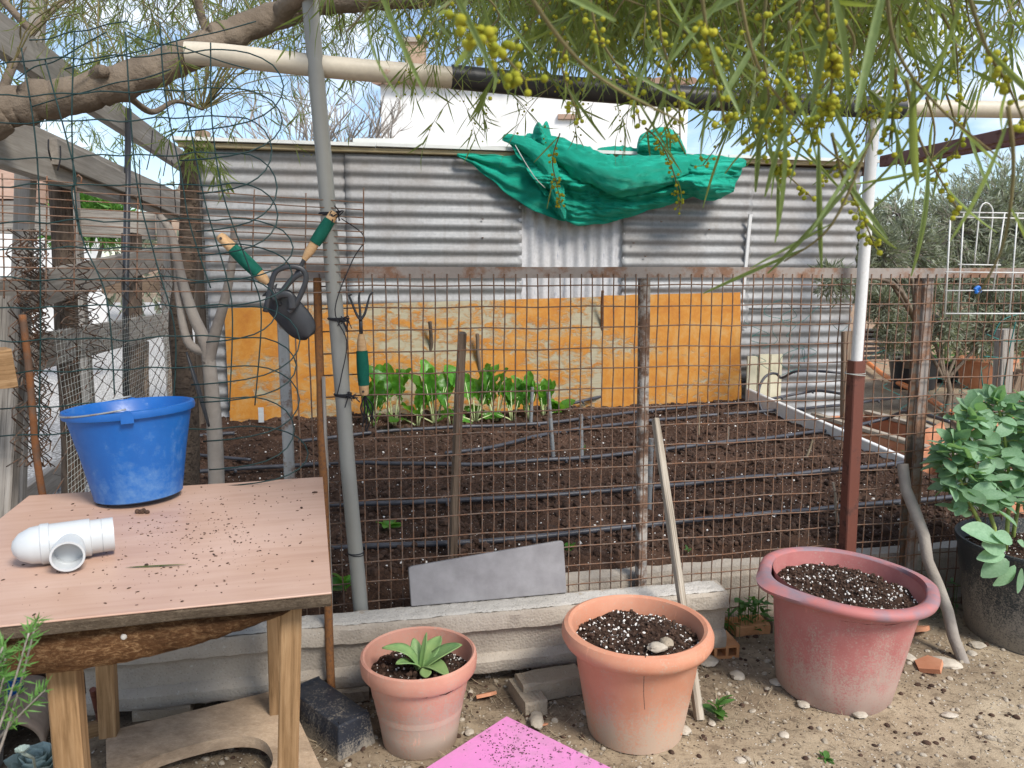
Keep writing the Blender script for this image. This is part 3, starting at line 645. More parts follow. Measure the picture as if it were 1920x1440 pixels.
cloth_layer([(1194, 284), (1200, 256), (1222, 242), (1246, 240), (1270, 252), (1286, 284)], [(1196, 296), (1215, 304), (1235, 306), (1252, 306), (1270, 304), (1288, 296)], lambda u, v: DW - .02 - .16 * math.sin(math.pi * min(1, v * .9 + .05)) * math.sin(math.pi * u) ** .5 + pl(u, v, 1.4, .02, .4), 60, 40, 31.0, .035)
cloth_layer([(998, 262), (1002, 240), (1010, 229), (1017, 236), (1026, 228), (1034, 262)], [(998, 276), (1006, 282), (1014, 286), (1022, 288), (1030, 286), (1038, 280)], lambda u, v: DW - .05 - .05 * math.sin(math.pi * v) + .03 * math.sin(9 * u), 30, 30, 37.0, .02)
for (a, b) in (((965, 270), (1036, 352)), ((1036, 352), (1060, 412))):
    pass
MB().tube(catmull([PD(966, 272, DW - .26), PD(985, 305, DW - .28), PD(1005, 335, DW - .25), PD(1022, 352, DW - .2)]), .0028, 5).build('drawstring', MT['net'], cloth)

# ================================================================== WIRE MESH FENCE in front of the bed
DF = 2.50
fence = thing('wire_fence', 'rusty square wire mesh fence panel with angle iron rail along the bed', 'fence', L3(.7, DF, 0))
zr = PD(1200, 511, DF).z; sF0, sF1 = sof(PD(509, 511, DF)), sof(PD(2000, 511, DF))
def angle_iron(name, s0, s1, z, mat, parent):
    mb = MB(); L_ = s1 - s0
    prof = [(0, -.018), (-.004, -.018), (-.004, .014), (-.004, .018), (.034, .018), (.034, .014), (0, .014)]
    n_ = len(prof); seg = 14; vs = []
    for i in range(seg + 1):
        s = lerp(s0, s1, i / seg); dz = .004 * NZ(s * 1.3, 2); dy = .004 * NZ(s * 1.1, 9)
        vs += [L3(s, DF - .008 + y + dy, z + zz + dz) for y, zz in prof]
    fs = [(i * n_ + k, i * n_ + (k + 1) % n_, (i + 1) * n_ + (k + 1) % n_, (i + 1) * n_ + k) for i in range(seg) for k in range(n_)] + [tuple(range(n_)), tuple(reversed(range(seg * n_, seg * n_ + n_)))]
    return mb.add(vs, fs).build(name, mat, parent)
angle_iron('top_rail', sF0, sF1, zr, MT['rail'], fence)
def post_at(name, px_t, px_b, w, mat, parent, d=DF, zt=None, zb=-.03, dp=None, bev=.003):
    a = PD(px_t, 520, d); a.z = zr - .02 if zt is None else zt; b = PD(px_b, 1080, d); b.z = zb
    return timber(name, b, a, w, dp or w, mat, parent, up=E.copy(), bev=bev, wob=.002)
post_at('post', 1208, 1203, .034, MT['post_flaky'], fence, DF + .02); post_at('post', 1736, 1704, .042, MT['rail'], fence, DF + .022)
post_at('flange', 1722, 1692, .010, MT['chain'], fence, DF + .005, dp=.03)
# wires
VS = .0386; HS = .0692
def wire_mesh(ln, seed, r, amp):
    n_ = 16; pts = [(amp * NZ(seed * 3.3 + i * .55), amp * NZ(seed * 5.1 + i * .5, 4) + .0016 * (1 if i % 2 else -1), ln * i / n_) for i in range(n_ + 1)]
    me = MB().tube(pts, r, 5, True).mesh('wire', MT['rust_wire'], True); return me
vm = [wire_mesh(zr - .005, k, .0024, .004) for k in range(6)]
s = sof(PD(560, 700, DF)); k = 0
while s < sF1:
    lean = .012 * NZ(s * 1.7)
    M_ = Matrix.Translation(L3(s, DF - .012, 0)) @ Matrix.Rotation(A, 4, 'Z') @ Matrix.Rotation(lean, 4, 'Y')
    put('wire', vm[k % 6], M_, fence); s += VS * (1 + .04 * NZ(s * 9)); k += 1
hm = [wire_mesh(sF1 - sF0 - .13, 20 + k, .0024, .004) for k in range(5)]
z = zr - HS * .62; k = 0
while z > .01:
    M_ = Matrix.Translation(L3(sF0 + .13, DF - .0165, z)) @ Matrix.Rotation(A, 4, 'Z') @ Matrix.Rotation(R(90) + .003 * NZ(z * 8), 4, 'Y') @ Matrix.Rotation(R(90), 4, 'Z')
    put('wire', hm[k % 5], M_, fence); z -= HS * (1 + .03 * NZ(z * 19)); k += 1
# ---- separate posts and rods by the left end
tag(timber('metal_post', L3(sof(PD(545, 900, 2.62)), 2.62, 0), PD(530, 600, 2.62), .034, .034, MT['post_grey'], up=E.copy(), bev=.003), 'grey rust-flecked square metal post just left of the grey pole', 'post')
a = PD(594, 522, DF - .02); b = PZ(622, 1338, 0)
tag(rod('iron_rod', b, a, .0125, MT['rust_bright'], n=8, wob=.004), 'thick orange rusty iron bar leaning against the fence by the table', 'bar')
a = PD(607, 706, 2.40); b = PD(622, 1225, 2.30); b.z = 0
tag(timber('wood_stake', b, a, .022, .014, MT['wood_grey'], up=E.copy(), taper=.35, wob=.006), 'thin splintered grey stake right behind the rusty iron bar', 'stake')

# ---- poles and pipes overhead
DP = 2.42
pa, pb = PD(577, -60, DP), PD(683, 1168, DP); pb.z = 0
pole = thing('grey_pole', 'tall leaning grey plastic pole tied to the wire fence', 'pole', pb)
MB().tube([pb.lerp(pa, i / 12) + Vector((.004 * NZ(i * .4), 0, 0)) for i in range(13)], .0235, 20).build('tube', MT['pvc_grey'], pole, smooth=True, ang=40)
def ring(c, ax, r, tr, mat, parent, name='tie', loops=2):
    mb = MB(); M_ = frame(c, c + ax) @ Matrix.Rotation(R(90), 4, 'Y')
    pts = [M_ @ Vector((r * math.cos(q), r * math.sin(q), .004 * math.sin(q * .5 + 1) + .0025 * q / 6.28)) for q in [2 * math.pi * loops * i / (20 * loops) for i in range(20 * loops + 1)]]
    return mb.tube(pts, tr, 5).build(name, mat, parent, smooth=True)
ax = (pa - pb).normalized()
for py in (404, 600, 742, 1040):
    t = (PD(640, py, DP).z - pb.z) / (pa.z - pb.z); c = pb.lerp(pa, t); tie = ring(c, ax + Vector((.15, 0, .1)), .0255, .003 if py < 1000 else .0015, MT['twine'], pole)
    if py < 1000:
        mb = MB(); kx = c + Vector((.024, -.02, .004))
        for j in range(7): mb.tube(catmull([kx, kx + Vector((U(-.01, .03), U(-.02, .01), U(-.01, .01))), kx + Vector((U(-.02, .04), U(-.03, 0), U(-.05, .02)))], 4), .0018, 4)
        mb.build('tie_end', MT['twine'], tie)
mb = MB(); mb.tube(catmull([PD(640, 410, 2.38), PD(683, 445, 2.42), PD(660, 490, 2.38), PD(628, 580, 2.37), PD(650, 640, 2.37), PD(640, 705, 2.37), PD(632, 740, 2.38)]), .0018, 5); mb.build('loose_twine', MT['twine'], pole)

tag(MB().tube(catmull([PY(348, 100, 2.30), PY(420, 104, 2.32), PY(620, 126, 2.38), PY(852, 146, 2.46)], 8), [.0315] * 25, 20).build('cream_pipe', MT['pipe_cream'], smooth=True, ang=40), 'cream pipe with red paint scrapes crossing in front of the grey pole', 'pipe')
tag(MB().tube(catmull([PY(846, 144, 2.46), PY(1100, 168, 2.55), PY(1400, 190, 2.66), PY(1690, 203, 2.76)], 8), .0355, 20).build('black_pipe', MT['black'], smooth=True, ang=40), 'black overhead pipe fitted over the end of the cream pipe', 'pipe')
tag(MB().tube([PY(1684, 203, 2.76), PY(1800, 204, 2.8), PY(2000, 207, 2.86)], .029, 20).build('white_pipe', MT['pipe_cream'], smooth=True, ang=40), 'pale overhead pipe at the right edge joined to the black pipe', 'pipe')

pt, pm, pbm = PD(1643, 170, 2.44), PD(1606, 676, 2.42), PD(1588, 1040, 2.42)
dirn = (pbm - pm).normalized(); pbt = pm + dirn * ((0 - pm.z) / dirn.z)
spole = thing('white_pole', 'white pole set in a square brown steel foot behind the red tub', 'pole', pbt)
MB().tube([pm - (pt - pm).normalized() * .05, pm.lerp(pt, .3), pm.lerp(pt, .65), pt], .0195, 18).build('white_tube', MT['pole_white'], spole, smooth=True, ang=40)
timber('brown_foot', pbt, pm, .046, .046, MT['brown_paint'], spole, up=E.copy(), bev=.004, wob=.001)
ring(pm + Vector((-.003, 0, -.05)), Vector((.05, .0, 1)), .034, .0012, MT['net'], spole)

# thin white batten leaning on the shed, stakes behind the bed
tag(timber('white_batten', PSOIL(1375, 745), PD(1407, 402, DW - .06), .028, .018, MT['pole_white'], up=N.copy()), 'thin white batten leaning on the shed by the orange board', 'batten')
tag(rod('garden_stake', PSOIL(812, 765), PD(806, 603, 5.30), .013, MT['wood_dark'], wob=.02), 'short dark stake standing behind the upright chard clump', 'stake')
tag(rod('garden_stake', PSOIL(905, 765), PD(894, 626, 5.30), .014, MT['wood_brown'], wob=.008), 'short brown stake leaning on the peeling board left of centre chard', 'stake')
tag(rod('iron_stake', PSOIL(1124, 752), PD(1130, 545, 5.29), .010, MT['rust'], wob=.006), 'thin rusty rod where the two orange boards meet', 'rod')
tag(timber('wood_stake', PD(848, 1062, 2.75), PD(866, 624, 2.62), .045, .03, MT['wood_brown'], up=E.copy(), wob=.004, taper=.12), 'weathered brown wooden stake standing behind the fence before the chard', 'stake')
a = PD(1229, 786, DF - .05); b = PZ(1312, 1350, 0)
tag(timber('wood_batten', b, a, .030, .022, MT['wood_light'], up=E.copy(), wob=.003), 'pale pine batten leaning on the fence behind the orange pot', 'batten')
a = PD(1688, 872, DF - .06); b = PZ(1806, 1246, -.01)
tag(rod('branch_prop', b, a, .0185, MT['bark_pale'], wob=.02, taper=-.1), 'bare grey branch leaning on the fence beside the black pot', 'branch')

tag(timber('label_tag', PSOIL(490, 792), PY(489, 764, PSOIL(490, 792).y), .034, .004, MT['pvc_white'], up=N.copy(), bev=.001), 'small white plant label in the soil below the left of the board', 'label')
# short grey plastic tubes stuck in the soil, plus seedling sticks
for i, (x0, y0, x1, y1, lb) in enumerate(((995, 793, 998, 726, 'grey plastic tube stuck in soil among the chard leaves'), (1038, 853, 1028, 735, 'tallest grey plastic tube in the soil, right of the chard'), (1091, 865, 1089, 777, 'grey plastic tube with brown foot standing alone mid bed'), (1217, 950, 1221, 822, 'grey plastic tube just right of the flaking fence post'))):
    a = PSOIL(x0, y0); b = PY(x1, y1, a.y); tag(MB().tube([a - UP * .03, b], .0115, 12).build('plastic_tube', MT['pvc_white'] if i == 9 else MT['post_grey'], smooth=True, ang=40), lb, 'tube', 'grey tubes in the bed')
for i, (x0, y0, x1, y1, lb) in enumerate(((1310, 815, 1313, 745, 'small dry stick upright near the far right soil'), (1508, 862, 1526, 820, 'split pale cane leaf drooping on the right of the bed'), (1572, 985, 1563, 905, 'short split cane stub beside the brown pole foot'), (1365, 830, 1366, 800, 'tiny dry peg left of the split pale cane'))):
    a = PSOIL(x0, y0); b = PY(x1, y1, a.y - .03)
    tag(rod('dry_stick', a - UP * .02, b, .008 if i in (1, 2) else .005, MT['dry'] if i < 2 else MT['wood_light'], n=6, wob=.006, taper=.4, seg=5), lb, 'stick', 'dry sticks in the bed')

# ---- drip hoses
def hose(pts, label, up=.028, r=.0112, nm='drip_hose'):
    c = catmull([PSOIL(x, y, up) if len(q) == 0 else PSOIL(x, y, q[0]) for x, y, *q in pts], 8)
    c = [q + UP * (.008 * NZ(q.x * 3, q.y * 3)) for q in c]
    root = thing(nm, label, 'hose', c[0], 'drip hoses on the bed')
    MB().tube(c, r, 9).build('hose', MT['hose'], root, smooth=True)
    for j in range(6, len(c) - 4, 9):
        t = (c[j + 1] - c[j]).normalized(); p = c[j] - UP * .008 + t.cross(UP) * .008
        MB().lathe([(.0001, -.012), (.008, -.011), (.009, 0), (.007, .004), (.003, .009), (.0001, .01)], 8, Matrix.Translation(p)).build('dripper', MT['hose'], root, smooth=True)
hose([(560, 828), (700, 810), (880, 799), (1010, 794), (1100, 784), (1200, 771), (1290, 764), (1420, 752), (1500, 738, .06), (1540, 733, .1), (1600, 742, .1)], 'black drip hose lying along the row of chard')
hose([(835, 850), (930, 836), (1020, 815), (1060, 808), (1190, 792), (1300, 780), (1450, 770), (1590, 758), (1690, 745, .1)], 'black drip hose running diagonally behind the tallest grey tube')
hose([(345, 886), (480, 876), (640, 868), (860, 870), (1040, 862), (1200, 846), (1400, 825), (1580, 802), (1660, 785, .06), (1700, 772, .16), (1780, 790, .2)], 'black drip hose across the bed passing the brown-footed tube')
hose([(600, 947), (700, 944), (860, 938), (1040, 928), (1200, 915), (1400, 896), (1600, 878), (1780, 858)], 'second nearest black drip hose crossing the middle of the bed')
hose([(590, 1028), (700, 1024), (860, 1018), (1000, 1006), (1200, 986), (1400, 966), (1600, 948), (1800, 930)], 'nearest black drip hose crossing the front of the bed')
hose([(1050, 762, .03), (1110, 748, .06), (1190, 727, .10), (1260, 724, .12), (1330, 722, .12), (1400, 715, .14), (1450, 712, .14)], 'raised black hose along the foot of the right orange board', .05)
lp = [PY(1450 + 28 * math.cos(q) - 0, 742 + 42 * math.sin(q), 5.2 + .05 * q) for q in [R(a) for a in range(100, 330, 23)]] + [PY(1500, 695, 5.3), PY(1590, 700, 5.3)]
tag(MB().tube(catmull(lp, 4), .0095, 8).build('coiled_hose', MT['hose'], smooth=True), 'loop of black hose curling up beside the cream boards', 'hose')
tag(MB().tube(catmull([PZ(1690, 770, .3), PZ(1760, 800, .3), PZ(1850, 835, .3), PZ(1990, 890, .3)], 5), .011, 8).build('black_hose', MT['hose'], smooth=True), 'black hose on the right running over the planter to the frame edge', 'hose')
for i, (pts, lb) in enumerate(((((345, 820), (400, 815), (440, 812)), 'short black hose stub left of the bed near the forked trunk, uppermost'), (((345, 850), (400, 856), (470, 862)), 'thin black hose end left of the bed below the upper stub'))):
    tag(MB().tube(catmull([PSOIL(x, y, .03) for x, y in pts], 5), .012 - .003 * i, 8).build('hose_stub', MT['hose'], smooth=True), lb, 'hose')

# ---- low concrete edging behind the fence, white edging right, planter beyond
edge = MB(); ns = 60
prof = [(2.545, 0), (2.545, .18), (2.555, .215), (2.60, .225), (2.63, .21), (2.63, 0)]
sa, sb = sof(PD(1050, 1090, 2.6)), sof(PD(1900, 1050, 2.6)); vs = []
for i in range(ns + 1):
    s = lerp(sa, sb, i / ns); vs += [L3(s, d + .004 * NZ(s * 9, z_ * 9), z_ + (.006 * NZ(s * 12, d * 20) if z_ > .1 else 0)) for d, z_ in prof]
n_ = len(prof); edge.add(vs, [(i * n_ + k, i * n_ + k + 1, (i + 1) * n_ + k + 1, (i + 1) * n_ + k) for i in range(ns) for k in range(n_ - 1)] + [tuple(range(n_)), tuple(reversed(range(ns * n_, ns * n_ + n_)))])
tag(edge.build('bed_edging', MT['concrete']), 'low porous concrete edging behind the fence holding back the bed soil', 'kerb')
tag(timber('white_edging', PS(1700, 858, 2.93) - UP * .06, PS(1402, 728, 2.93) - UP * .06, .03, .12, MT['white_board'], bev=.005), 'white board edging along the right side of the bed', 'edging')
p1, p2 = PS(1528, 737, 3.15), PS(1890, 918, 3.15); p1.z = p2.z = 0; pd_ = (p2 - p1).normalized(); px_ = Vector((-pd_.y, pd_.x, 0))
if px_.x < 0: px_ = -px_
tr = thing('planter_trough', 'long terracotta trough with cream rim right of the white edging', 'planter', (p1 + p2) / 2 + px_ * .2)
for o_, nm in ((.0, 'side_panel'), (.42, 'side_panel')):
    timber(nm, p1 + px_ * o_ + UP * .17, p2 + px_ * o_ + UP * .17, .03, .32, MT['terra_plain'], tr); timber('rim', p1 + px_ * o_ + UP * .345, p2 + px_ * o_ + UP * .345, .05, .026, MT['wood_light'], tr)
for q, nm in ((p1, 'end_panel'), (p2, 'end_panel')): timber(nm, q + px_ * .017 + UP * .17, q + px_ * .403 + UP * .17, .03, .31, MT['terra_plain'], tr)
MB().box((0, 0, 0), ((p2 - p1).length - .04, .38, .2), frame(p1 + px_ * .21 + UP * .12, p2 + px_ * .21 + UP * .12) @ Matrix.Translation(((p2 - p1).length / 2, 0, 0))).build('trough_soil', MT['soil'], tr)

# ================================================================== LEFT SIDE: timber fence, nets, branches
SS = -1.0
tf = thing('timber_fence', 'weathered timber post and rail frame along the left side', 'fence', PS(160, 800, SS).xyz * 1)
WL[tf.name] = Vector((PS(160, 800, SS).x, PS(160, 800, SS).y, 0)); tf.location = WL[tf.name]
def srail(name, p, q, h, mat, s=SS, th=.035, parent=tf, ext=0):
    a = PS(*p, s); b = PS(*q, s); v = (b - a).normalized(); a = a - v * ext
    return timber(name, a, b, th, h, mat, parent, wob=.003)
a = PS(0, 66, SS); b = PS(352, 312, SS); b.z = a.z; timber('rail', a - (b - a).normalized() * .5, b, .04, .125, MT['wood_pale'], tf)
a = PS(0, 262, SS); b = PS(350, 372, SS); b.z = a.z + .02; timber('rail', a - (b - a).normalized() * .5, b, .045, .165, MT['wood_pale'], tf)
a = PS(100, 283, SS + .03); b = PS(350, 400, SS + .03); timber('rail', a, b, .03, .09, MT['wood_pale'], tf)
srail('rail', (0, 562), (300, 482), .125, MT['wood_pale'], ext=.4, th=.03, s=SS - .04)
srail('rail', (58, 662), (332, 602), .125, MT['wood_grey'], s=SS - .05)
def spost(px_t, py_t, px_b, py_b, w, mat, round_=False, s=SS, name='post'):
    a = PS(px_t, py_t, s); b = PS(px_b, py_b, s); v = (b - a).normalized(); b2_ = b + v * ((-.02 - b.z) / v.z)
    if round_: return rod(name, b2_, a, w / 2, mat, tf, wob=.012, n=10)
    return timber(name, b2_, a, w, w * .8, mat, tf, up=N.copy(), wob=.003)
spost(48, 300, 40, 560, .055, MT['wood_pale'], s=SS - .09); spost(75, -40, 60, 200, .05, MT['wood_pale'], s=SS - .1)
spost(26, 560, 2, 940, .07, MT['wood_grey'], s=SS + .02)
spost(112, 320, 136, 850, .085, MT['wood_dark'], True, s=SS - .07); spost(246, 440, 252, 800, .10, MT['wood_dark'], True, s=SS - .08)
spost(380, 250, 382, 700, .115, MT['wood_brown'], True, s=SS - .02)
spost(268, 640, 270, 790, .06, MT['wood_brown'], True, s=SS - .1); spost(322, 660, 322, 800, .05, MT['wood_brown'], True, s=SS - .1)
# diagonal sill at the bottom left
a = PZ(-20, 985, .12); b = PZ(175, 840, .12); timber('sill', a, b, .05, .14, MT['wood_pale'], tf)
# far board behind the fence
fb = thing('board_fence', 'horizontal weathered board fence standing behind the left timber frame', 'fence', PZ(140, 700, 0))
timber('board', PY(-60, 408, 5.2), PY(291, 424, 5.6), .03, .19, MT['wood_grey'], fb, wob=.004); timber('board', PY(190, 536, 6.2), PY(335, 534, 6.4), .03, .12, MT['wood_brown'], fb)
for px in (-40, 128, 300):
    p = PY(px, 420, 5.32); timber('post', Vector((p.x, p.y + .06, 0)), Vector((p.x, p.y + .06, p.z + .25)), .1, .08, MT['wood_grey'], fb, up=E.copy())
# dark metal stay bound to the post
tag(MB().tube([PS(241, 205, SS + .05), PS(238, 400, SS + .05), PS(236, 520, SS + .05), PS(236, 742, SS + .05)], .014, 10).build('metal_stay', MT['blade'], smooth=True), 'dark vertical metal tube bound to the left fence post', 'tube')
# sawn log end
a = PY(-70, 700, 1.95); b = PY(22, 688, 2.02)
tag(timber('sawn_beam_end', a, b, .10, .10, MT['wood_tan'], up=UP, wob=.004), 'short sawn timber block with ragged yellow end at the left edge', 'timber')

# forked dead trunk
ft = thing('forked_trunk', 'grey dead forked trunk standing at the left end of the bed', 'trunk', Vector((PD(402, 895, 3.0).x, PD(402, 895, 3.0).y, .1)))
MB().tube(catmull([PD(407, 935, 3.0), PD(402, 800, 3.0), PD(393, 690, 3.0), PD(384, 640, 3.0), PD(362, 590, 3.02), PD(340, 520, 3.05), PD(322, 440, 3.1), PD(300, 405, 3.15)]), [.030 - .018 * i / 42 for i in range(43)], 10).build('trunk', MT['bark_pale'], ft, smooth=True)
MB().tube(catmull([PD(390, 680, 3.0), PD(402, 630, 2.98), PD(422, 560, 2.95), PD(437, 480, 2.92), PD(438, 420, 2.9)]), [.024 - .014 * i / 24 for i in range(25)], 9).build('limb', MT['bark_pale'], ft, smooth=True)
MB().tube(catmull([PD(385, 660, 3.0), PD(352, 640, 3.02), PD(335, 560, 3.05), PD(330, 500, 3.06)]), [.02 - .011 * i / 18 for i in range(19)], 8).build('limb', MT['bark_pale'], ft, smooth=True)
rt = thing('reddish_trunk', 'shaggy reddish trunk behind the blue bucket at the corner of the bed', 'trunk', Vector((PD(352, 870, 3.3).x, PD(352, 870, 3.3).y, 0)))
MB().tube(catmull([PD(345, 960, 3.3), PD(350, 850, 3.3), PD(346, 700, 3.3), PD(338, 600, 3.32), PD(352, 480, 3.36), PD(356, 380, 3.4), PD(352, 290, 3.4)]), [.055 - .022 * i / 36 for i in range(37)], 10).build('trunk', MT['wood_dark'], rt, smooth=True)
tag(MB().tube(catmull([PD(350, 660, 2.96), PD(372, 730, 2.93), PD(392, 800, 2.92)]), [.006 + .009 * math.sin(math.pi * i / 12) for i in range(13)], 8, flat=.5).build('black_strip', MT['black'], smooth=True), 'black plastic strip slanting beside the grey forked trunk', 'strip')

for x0, y0, x1, y1 in ((91, 262, 96, 300), (113, 274, 108, 320), (262, 300, 268, 392), (286, 245, 275, 318), (300, 335, 302, 402), (318, 262, 306, 330), (322, 300, 330, 400), (352, 262, 345, 318)):
    MB().tube(catmull([PS(x0, y0, SS + .07), PS((x0 + x1) / 2 + U(-3, 3), (y0 + y1) / 2, SS + .08), PS(x1, y1, SS + .07)], 4), .0026, 5).build('twine', MT['twine'], tf)
# ---- rusty reinforcing mesh hung across
rm = thing('rusty_mesh_panel', 'thin rusty reinforcing mesh panel hung at the upper left', 'mesh', PD(340, 540, 2.40))
ys_ = [(330, 380), (347, 394), (364, 408), (380, 421), (396, 434), (413, 446), (429, 458), (446, 471), (462, 484), (480, 497), (500, 510), (524, 529), (545, 548)]
for k, (yl, yr) in enumerate(ys_):
    n_ = 14; pts = [PD(lerp(-60, 683, i / n_), lerp(yl, yr, i / n_) + 2.0 * NZ(k * 3.7 + i * .5), 2.40 + .006 * NZ(i * .7, k)) for i in range(n_ + 1)]
    MB().tube(pts, .0018, 5).build('wire', MT['rust_wire'], rm, smooth=True)
for k, (xt, yt, xb, yb) in enumerate(((4, 325, 8, 560), (88, 330, 86, 560), (143, 332, 138, 560), (259, 345, 256, 560), (477, 355, 472, 545), (574, 362, 572, 548), (682, 352, 681, 548))):
    pts = [PD(lerp(xt, xb, i / 8) + 1.2 * NZ(k * 2.1 + i * .6), lerp(yt, yb, i / 8), 2.404) for i in range(9)]
    if k == 2: pts = [PD(152, 345, 2.40), PD(153, 333, 2.40), PD(147, 328, 2.40)] + pts
    MB().tube(pts, .0021, 5).build('wire', MT['rust_wire'], rm, smooth=True)
# ---- green plastic-coated wire mesh with its curled end
gm = thing('green_wire_mesh', 'dark green coated wire mesh with curling loops at its right end', 'mesh', PD(220, 500, 2.33))
hl = [(120, 95), (182, 165), (233, 218), (300, 286), (350, 344), (418, 411), (468, 462), (523, 522), (578, 572), (640, 630), (700, 686), (768, 745), (818, 800)]
DG = 2.33
for k, (yl, yr) in enumerate(hl):
    xr = 430 + 18 * NZ(k * 1.9) + (k - 3) * 4
    pts = []
    for i in range(15):
        f = i / 14; pts.append(PD(lerp(-50, xr, f), lerp(yl, yr, f) + 6 * NZ(k * 4.3 + i * .35) + 2.2 * math.sin(i * 2.2 + k), DG + .012 * NZ(i * .5, k)))
    # the free end coils back over itself
    c0x, c0y = xr, yr; gx = U(.8, 1.25); gy = U(.85, 1.15)
    for (ox, oy, od) in ((40, 4, -.01), (78, 24, -.04), (94, 58, -.08), (80, 92, -.11), (40, 116, -.13), (-20, 128, -.12), (-70, 132, -.09)):
        pts.append(PD(c0x + ox * gx, c0y + oy * gy + 5 * NZ(k, ox), DG + od))
    MB().tube(catmull(pts, 2), .0020, 5).build('wire', MT['green_wire'], gm, smooth=True)
vl = [[(40, 90), (70, 300), (76, 600), (72, 820)], [(84, 110), (140, 320), (135, 360), (150, 440)], [(140, 60), (135, 250), (150, 430), (200, 560), (215, 740)], [(235, 60), (255, 330), (290, 480), (328, 620), (325, 760)],
      [(330, 70), (350, 200), (385, 380), (425, 520), (436, 600), (430, 770)], [(395, 80), (398, 230), (420, 370), (470, 510), (490, 590), (478, 760)], [(300, 40), (310, 180), (340, 330), (356, 420), (395, 540)]]
for k, c in enumerate(vl):
    cc = [PD(x, y, DG + .004 + .01 * NZ(k, i)) for i, (x, y) in enumerate(c)]
    MB().tube(catmull(cc, 9), .0021, 5).build('wire', MT['green_wire'], gm, smooth=True)
mb = MB()
for (x0, y0, x1, y1) in ((55, 75, 240, 40), (30, 150, 200, 60), (120, 130, 480, 40), (60, 200, 320, 130), (240, 60, 470, 130)):
    mb.tube(catmull([PD(lerp(x0, x1, i / 5), lerp(y0, y1, i / 5) + 12 * NZ(x0 + i * .6), DG + .03) for i in range(6)], 4), .0018, 4)
mb.build('loose_wire', MT['green_wire'], gm, smooth=True)
# ---- chain link netting on the timber fence
cl = thing('chain_link_net', 'old brown chain-link netting sagging on the left timber fence', 'netting', PS(180, 900, SS + .06)); rnd.seed(5)
d0, d1 = dof(PS(70, 700, SS + .06)), dof(PS(335, 700, SS + .06)); zt_, zb_ = 1.36, .25
nW = 19; cell = (d1 - d0) / nW
def chain(i, sgn):
    pts = []; z = zt_ - .072 * int(2.2 * abs(NZ(i * .9))); j = 0
    while z > zb_:
        dd = d0 + cell * (i + (.97 if (j % 2) == (sgn > 0) else .03)) + .03 * NZ(i * .2, z * 2.2)
        pts.append(L3(SS + .06 + .025 * NZ(i * .33, z * 2), dd, z + .012 * NZ(i, j)))
        z -= .036; j += 1
    return pts
for i in range(nW):
    MB().tube(chain(i, 1 if i % 2 else -1), .0021, 4, False).build('chain_wire', MT['chain'], cl)
mb = MB()
for k in range(26):                    # bunched free edge
    x0 = U(22, 80) if k < 15 else U(40, 190); pts = []; n_ = 30
    for i in range(n_): pts.append(PS(x0 + 14 * math.sin(i * 1.9 + k) + 8 * NZ(k, i * .5) + (8 if i > 18 else 0), lerp(430 if k < 15 else 450 + 20 * (k % 5), 890 if k < 15 else 620 + 30 * (k % 4), i / n_), SS + .10 + .02 * NZ(k * 3, i)))
    mb.tube(pts, .0021, 4, False)
mb.build('bunched_edge', MT['chain'], cl)
MB().tube(catmull([PS(42, 590, SS + .12), PS(55, 700, SS + .12), PS(68, 850, SS + .12), PS(82, 940, SS + .12)]), .010, 8).build('edge_rod', MT['rust'], cl, smooth=True)
# ---- fine pale bird netting
fn_ = thing('fine_bird_net', 'fine pale square bird netting behind the blue bucket', 'netting', PS(200, 930, SS + .09)); mb = MB()
e0, e1 = dof(PS(112, 700, SS + .09)), dof(PS(335, 700, SS + .09))
nn = 54
for i in range(nn + 1):
    dd = lerp(e0, e1, i / nn); mb.tube([L3(SS + .09 + .01 * NZ(dd * 4, z * 3), dd + .008 * NZ(i * .6, z * 4), z) for z in [.22 + .13 * j for j in range(8)]], .0005, 3, False)
for j in range(46):
    z = .22 + .92 * j / 46; mb.tube([L3(SS + .09 + .01 * NZ(d * 4, z * 3), d, z + .008 * NZ(j * .7, d * 4)) for d in [lerp(e0, e1, i / 12) for i in range(13)]], .0005, 3, False)
tag(mb.build('net_threads', MT['net'], fn_), kind='stuff')
mb = MB()
for i in range(34):
    s = lerp(sof(PD(385, 900, 2.66)), sof(PD(520, 900, 2.66)), i / 33); mb.tube([L3(s + .006 * NZ(i, j), 2.64, .28 + .022 * j) for j in range(8)], .0005, 3, False)
for j in range(8): mb.tube([L3(lerp(sof(PD(385, 900, 2.66)), sof(PD(520, 900, 2.66)), i / 9), 2.64, .28 + .022 * j + .006 * NZ(j, i)) for i in range(10)], .0005, 3, False)
tag(mb.build('net_scrap', MT['net']), 'scrap of fine white netting behind the table top edge', 'netting')

